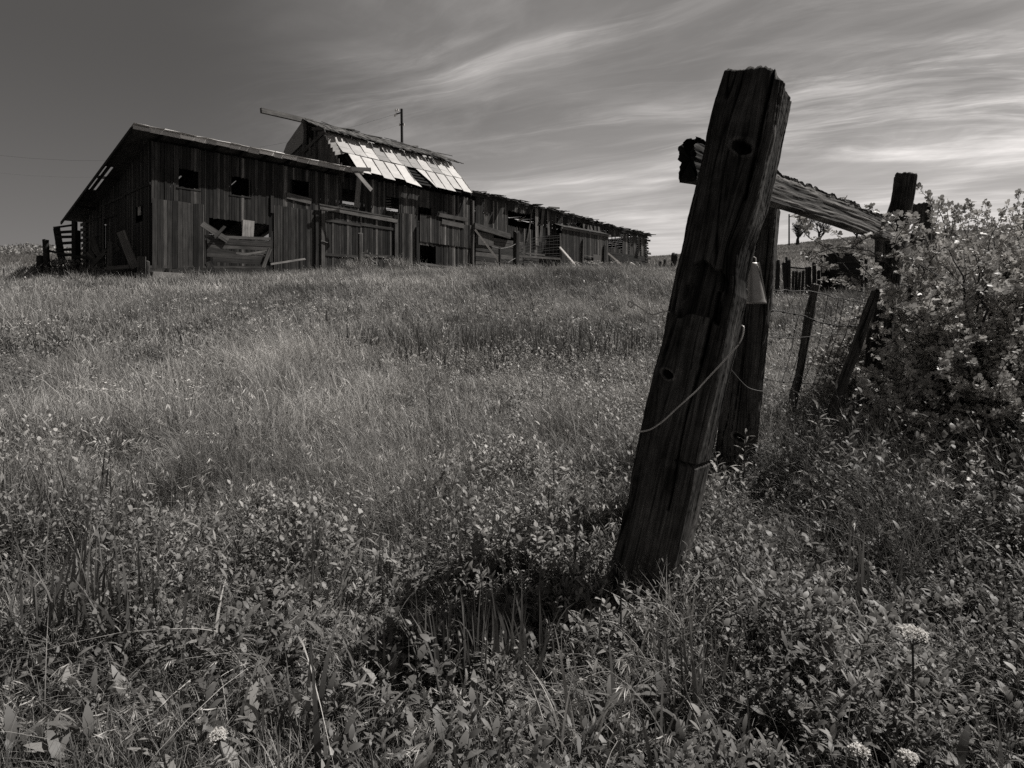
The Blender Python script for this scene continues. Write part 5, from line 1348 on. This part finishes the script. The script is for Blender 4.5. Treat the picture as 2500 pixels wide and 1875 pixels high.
# yarrow heads in the foreground
def yarrow(px, py, Yd, R_, seed, label):
    r = np.random.RandomState(seed); top = at(px, py, Yd); x0 = top.x + r.uniform(-.03, .03); b = Vector((x0, Yd, gzs(x0, Yd)))
    t = thing('yarrow_plant', label, 'flower', b); m = MB(); m.tube([b, b.lerp(top, .5) + Vector((.008, .004, 0)), top - Vector((0, 0, R_ * .8))], .0025, 6)
    for k in range(8):
        a = k * .785; m.tube([top - Vector((0, 0, R_ * .8)), top + Vector((math.cos(a) * R_ * .7, math.sin(a) * R_ * .7, -.008))], .0012, 4, 1)
    m.build('stem', M_STEM, t)
    f = Veg(); n = 520; a = r.rand(n) * 6.28; rr = np.sqrt(r.rand(n)) * R_ * (1 + .18 * np.sin(a * 5 + seed)); cl = np.floor(a * 1.4) + np.floor(rr / R_ * 2.2) * 7
    q = np.stack([top.x + np.cos(a) * rr, top.y + np.sin(a) * rr * .9, top.z + .35 * (R_ - rr ** 2 / R_) + r.randn(n) * .0022 + .004 * np.sin(cl * 2.7)], 1)
    f.leaves(q, r.randn(n, 3) * [1, 1, .4], np.stack([r.randn(n) * .5, r.randn(n) * .5, np.ones(n)], 1), .0035 + .003 * r.rand(n), .0035 + .002 * r.rand(n), .55 + .6 * r.rand(n), 0, shape=((.5, 1.),)); f.build('flower_head', M_FLOWER, t)
    g_ = Veg(); k = 40; v = r.rand(k) * .75; qq = np.array(b)[None] + v[:, None] * np.array(top - b)[None]; g_.leaves(qq, np.stack([r.randn(k), r.randn(k), .5 + 0 * v], 1), r.randn(k, 3), .03 + .03 * r.rand(k), np.full(k, .004), .8 + .4 * r.rand(k), .3); g_.build('leaves', M_LEAF, t)
yarrow(2228, 1548, 1.42, .033, 1, 'large white yarrow head above weeds at lower right')
yarrow(2098, 1835, 1.22, .016, 2, 'small white yarrow head at bottom edge, left one of two')
yarrow(2218, 1850, 1.22, .016, 3, 'small white yarrow head at bottom edge, right one of two')
yarrow(532, 1795, 1.3, .017, 4, 'white yarrow head at the bottom left foreground')
yarrow(1340, 1130 + 60, 2.6, .012, 5, 'tiny white flower head in grass left of leaning post')
yarrow(640, 1248, 2.55, .016, 6, 'small white flower head in the left middle grass')
yarrow(782, 1226, 2.6, .016, 7, 'small white flower head right of its twin in middle grass')
yarrow(985, 945, 4.6, .02, 8, 'little pale flower head above the middle field grass') if False else None

# weeds at the barn door
def doorweed(px, seed, label, H=1.0):
    q = WP(px, 640, 1.3); rs = np.random.RandomState(seed); n = 160; v = Veg(); b = Vector((q.x, q.y, gzs(q.x, q.y)))
    x = q.x + rs.randn(n) * .35; y = q.y + rs.randn(n) * .2; v.blades(base_of(x, y), H * (.4 + .6 * rs.rand(n)), .02 + .02 * rs.rand(n), rs.rand(n) * 6.28, .1 + .5 * rs.rand(n), .8 + .7 * rs.rand(n), 3, twist=rs.rand(n) * 6.28)
    tag(v.build('tall_weeds', M_GRASS, None, b), label, 'weeds')
doorweed(862, 1, 'tall weeds growing by the pale post at double door'); doorweed(975, 2, 'tall weeds at the right jamb of double barn door', 1.1); doorweed(1290, 3, 'tall weeds below the wire panel before shed', .7)
# pale brush heap at door
q = WP(897, 630, 1.2); bh = Veg(); n = 260; c_ = np.array([q.x, q.y, gzs(q.x, q.y) + .45])[None]
bh.leaves(c_ + RS.randn(n, 3) * [.2, .15, .22], RS.randn(n, 3), RS.randn(n, 3), .15 + .15 * RS.rand(n), .03 + .04 * RS.rand(n), .5 + .5 * RS.rand(n), .1, shape=((.5, 1.),))
tag(bh.build('dry_bush', M_PALE if False else M_GRASS, None, Vector((q.x, q.y, c_[0, 2] - .45))), 'small pale dry bush right of post at double door', 'bush')
# dark trampled shrubbery at the gable
def darkbush(px, py, Yd, rx, rz, n, seed, label):
    rs = np.random.RandomState(seed); c = at(px, py, Yd); g0 = gzs(c.x, c.y); v = Veg()
    p = rs.randn(n, 3); p /= np.linalg.norm(p, axis=1, keepdims=True); p *= (rs.rand(n, 1) ** .4); q = np.array([c.x, c.y, g0])[None] + p * [rx, rx * .6, rz]; q[:, 2] = np.maximum(q[:, 2], g0)
    v.leaves(q, rs.randn(n, 3) + [0, 0, .6], rs.randn(n, 3), .12 + .15 * rs.rand(n), .04 + .05 * rs.rand(n), .4 + .5 * rs.rand(n), .1, shape=((.5, 1.),))
    tag(v.build('weedy_clump', M_LEAF, None, Vector((c.x, c.y, g0))), label, 'weeds')
darkbush(150, 660, 28.5, 1.5, .8, 2600, 1, 'dark weedy clump under the slatted stock gate')
darkbush(250, 670, 26.8, 1.3, .45, 1800, 2, 'dark weeds among planks before the barn gable')

# pale stake at far left
A = at(10, 690, 26); A.z = gzs(A.x, A.y) - .1
rough_post('marker_stake', A, at(10, 655, 26), .05, .05, M_PALE, 'thin pale stake in grass at the far left edge', nl=8, seed=50)

# ------------------------------------------------------------------ sky, sun, camera
ELEV, AZ = math.radians(55), math.radians(16)     # AZ measured from +X towards +Y
to_sun = Vector((math.cos(ELEV) * math.cos(AZ), math.cos(ELEV) * math.sin(AZ), math.sin(ELEV)))
sd = bpy.data.lights.new('sun', 'SUN'); sd.energy = 4.8; sd.angle = math.radians(.5); sd.color = (1, .97, .93)
so = bpy.data.objects.new('sun', sd); COL.objects.link(so); so.rotation_euler = to_sun.to_track_quat('Z', 'Y').to_euler(); so.location = (20, -5, 30)

w = bpy.data.worlds.new('World'); sc.world = w; w.use_nodes = True; nt = w.node_tree; nt.nodes.clear(); lk = nt.links
out = N(nt, 'ShaderNodeOutputWorld'); bg = N(nt, 'ShaderNodeBackground')
sky = N(nt, 'ShaderNodeTexSky'); sky.sky_type = 'NISHITA'; sky.sun_disc = False; sky.sun_elevation = ELEV
sky.sun_rotation = math.radians(90) - AZ   # 0 = +Y, clockwise
sky.air_density = 1.0; sky.dust_density = 1.0
sep = N(nt, 'ShaderNodeSeparateColor'); lk.new(sky.outputs[0], sep.inputs[0])
tc = N(nt, 'ShaderNodeTexCoord'); sx = N(nt, 'ShaderNodeSeparateXYZ'); lk.new(tc.outputs['Generated'], sx.inputs[0])
zc = mth(nt, 'MAXIMUM', sx.outputs[2], .0)
zd = mth(nt, 'ADD', zc, .10)
u_ = mth(nt, 'DIVIDE', sx.outputs[0], zd); v_ = mth(nt, 'DIVIDE', sx.outputs[1], zd)
cv = N(nt, 'ShaderNodeCombineXYZ'); lk.new(u_, cv.inputs[0]); lk.new(v_, cv.inputs[1])
wn = N(nt, 'ShaderNodeTexNoise', i_Scale=.6, i_Detail=4.0, i_Roughness=.45); lk.new(cv.outputs[0], wn.inputs['Vector'])
wv = N(nt, 'ShaderNodeVectorMath', operation='MULTIPLY_ADD'); lk.new(wn.outputs[1], wv.inputs[0]); wv.inputs[1].default_value = (.85, .85, 0); lk.new(cv.outputs[0], wv.inputs[2])
def nz(scale, rot, sca, detail, rough, dist, loc=(0, 0, 0)):
    m0 = N(nt, 'ShaderNodeMapping'); m0.inputs['Rotation'].default_value = (0, 0, math.radians(rot)); lk.new(wv.outputs[0], m0.inputs['Vector'])
    mp = N(nt, 'ShaderNodeMapping'); mp.inputs['Scale'].default_value = sca; mp.inputs['Location'].default_value = loc
    lk.new(m0.outputs[0], mp.inputs['Vector']); t = N(nt, 'ShaderNodeTexNoise', i_Scale=float(scale), i_Detail=float(detail), i_Roughness=rough, i_Distortion=float(dist)); lk.new(mp.outputs[0], t.inputs['Vector']); return t.outputs[0]
def mr(v, a, b, c, d, smooth=True):
    r = N(nt, 'ShaderNodeMapRange'); r.interpolation_type = 'SMOOTHSTEP' if smooth else 'LINEAR'
    for i, q in enumerate((a, b, c, d)): r.inputs[1 + i].default_value = q
    lk.new(v, r.inputs[0]); return r.outputs[0]
streak = nz(.8, 33, (.5, 1.5, 1), 10, .62, .8)
streak2 = nz(1.7, 24, (.42, 2.2, 1), 11, .68, 1.2, (3, 1, 0))
fibre = nz(4.5, 30, (.35, 2.4, 1), 10, .75, 1.0, (7, 3, 0))
bigm = nz(.55, 20, (.6, 1.2, 1), 4, .55, .5, (1.5, 2.2, 0))
s1 = mr(streak, .44, .70, 0, 1); s2 = mr(streak2, .44, .70, 0, .8); bm = mr(bigm, .36, .62, .10, 1)
s2 = mth(nt, 'MULTIPLY', mth(nt, 'ADD', s2, .15), mr(fibre, .3, .7, .45, 1.3))
azr = mr(sx.outputs[0], -.48, .12, .0, 1)
veil = mr(nz(.42, 50, (.9, 1.0, 1), 6, .6, 1.2, (4.3, 0, 0)), .38, .68, 0, 1)
cl = mth(nt, 'MULTIPLY', mth(nt, 'ADD', mth(nt, 'ADD', s1, mth(nt, 'MULTIPLY', s2, .8)), mth(nt, 'MULTIPLY', veil, .8)), mth(nt, 'MULTIPLY', mth(nt, 'MAXIMUM', bm, .3), azr))
hor = mth(nt, 'POWER', mr(sx.outputs[2], 0.0, .36, 1.0, 0.0, False), 1.6)
high = mr(sx.outputs[2], .42, .8, 1.0, .25); behind = mr(sx.outputs[1], -.5, .2, .45, 1.0)  # unseen sky overhead and behind the camera dimmed to weaken ambient fill
base = mth(nt, 'ADD', mth(nt, 'ADD', mth(nt, 'MULTIPLY', sep.outputs[0], .014), .072), mth(nt, 'MULTIPLY', azr, .055))
base = mth(nt, 'ADD', base, mth(nt, 'MULTIPLY', hor, mth(nt, 'ADD', mth(nt, 'MULTIPLY', azr, .28), .10)))
tot = mth(nt, 'ADD', base, mth(nt, 'MULTIPLY', cl, .30))
tot = mth(nt, 'MULTIPLY', tot, mth(nt, 'MULTIPLY', high, behind)); tot = mth(nt, 'MULTIPLY', tot, mth(nt, 'ADD', mth(nt, 'MULTIPLY', azr, .28), 1.0))
lk.new(grey(nt, tot, (1.0, .955, .925)), bg.inputs['Color']); bg.inputs['Strength'].default_value = 1.0
lk.new(bg.outputs[0], out.inputs[0])

cd = bpy.data.cameras.new('camera'); cam = bpy.data.objects.new('camera', cd); COL.objects.link(cam)
cd.sensor_width = 36; cd.lens = 36 * F / 2500; cam.location = (0, 0, EYE); cam.rotation_euler = (math.radians(90), 0, 0)
cd.shift_y = -(937.5 - HY) / 2500; cd.clip_end = 4000; cd.clip_start = .05
sc.camera = cam
sc.view_settings.view_transform = 'Standard'; sc.view_settings.look = 'None'; sc.view_settings.exposure = 0
sc.render.engine = 'CYCLES'
cy = sc.cycles; cy.max_bounces = 5; cy.diffuse_bounces = 2; cy.glossy_bounces = 2; cy.transmission_bounces = 3; cy.transparent_max_bounces = 4
cy.use_denoising = False
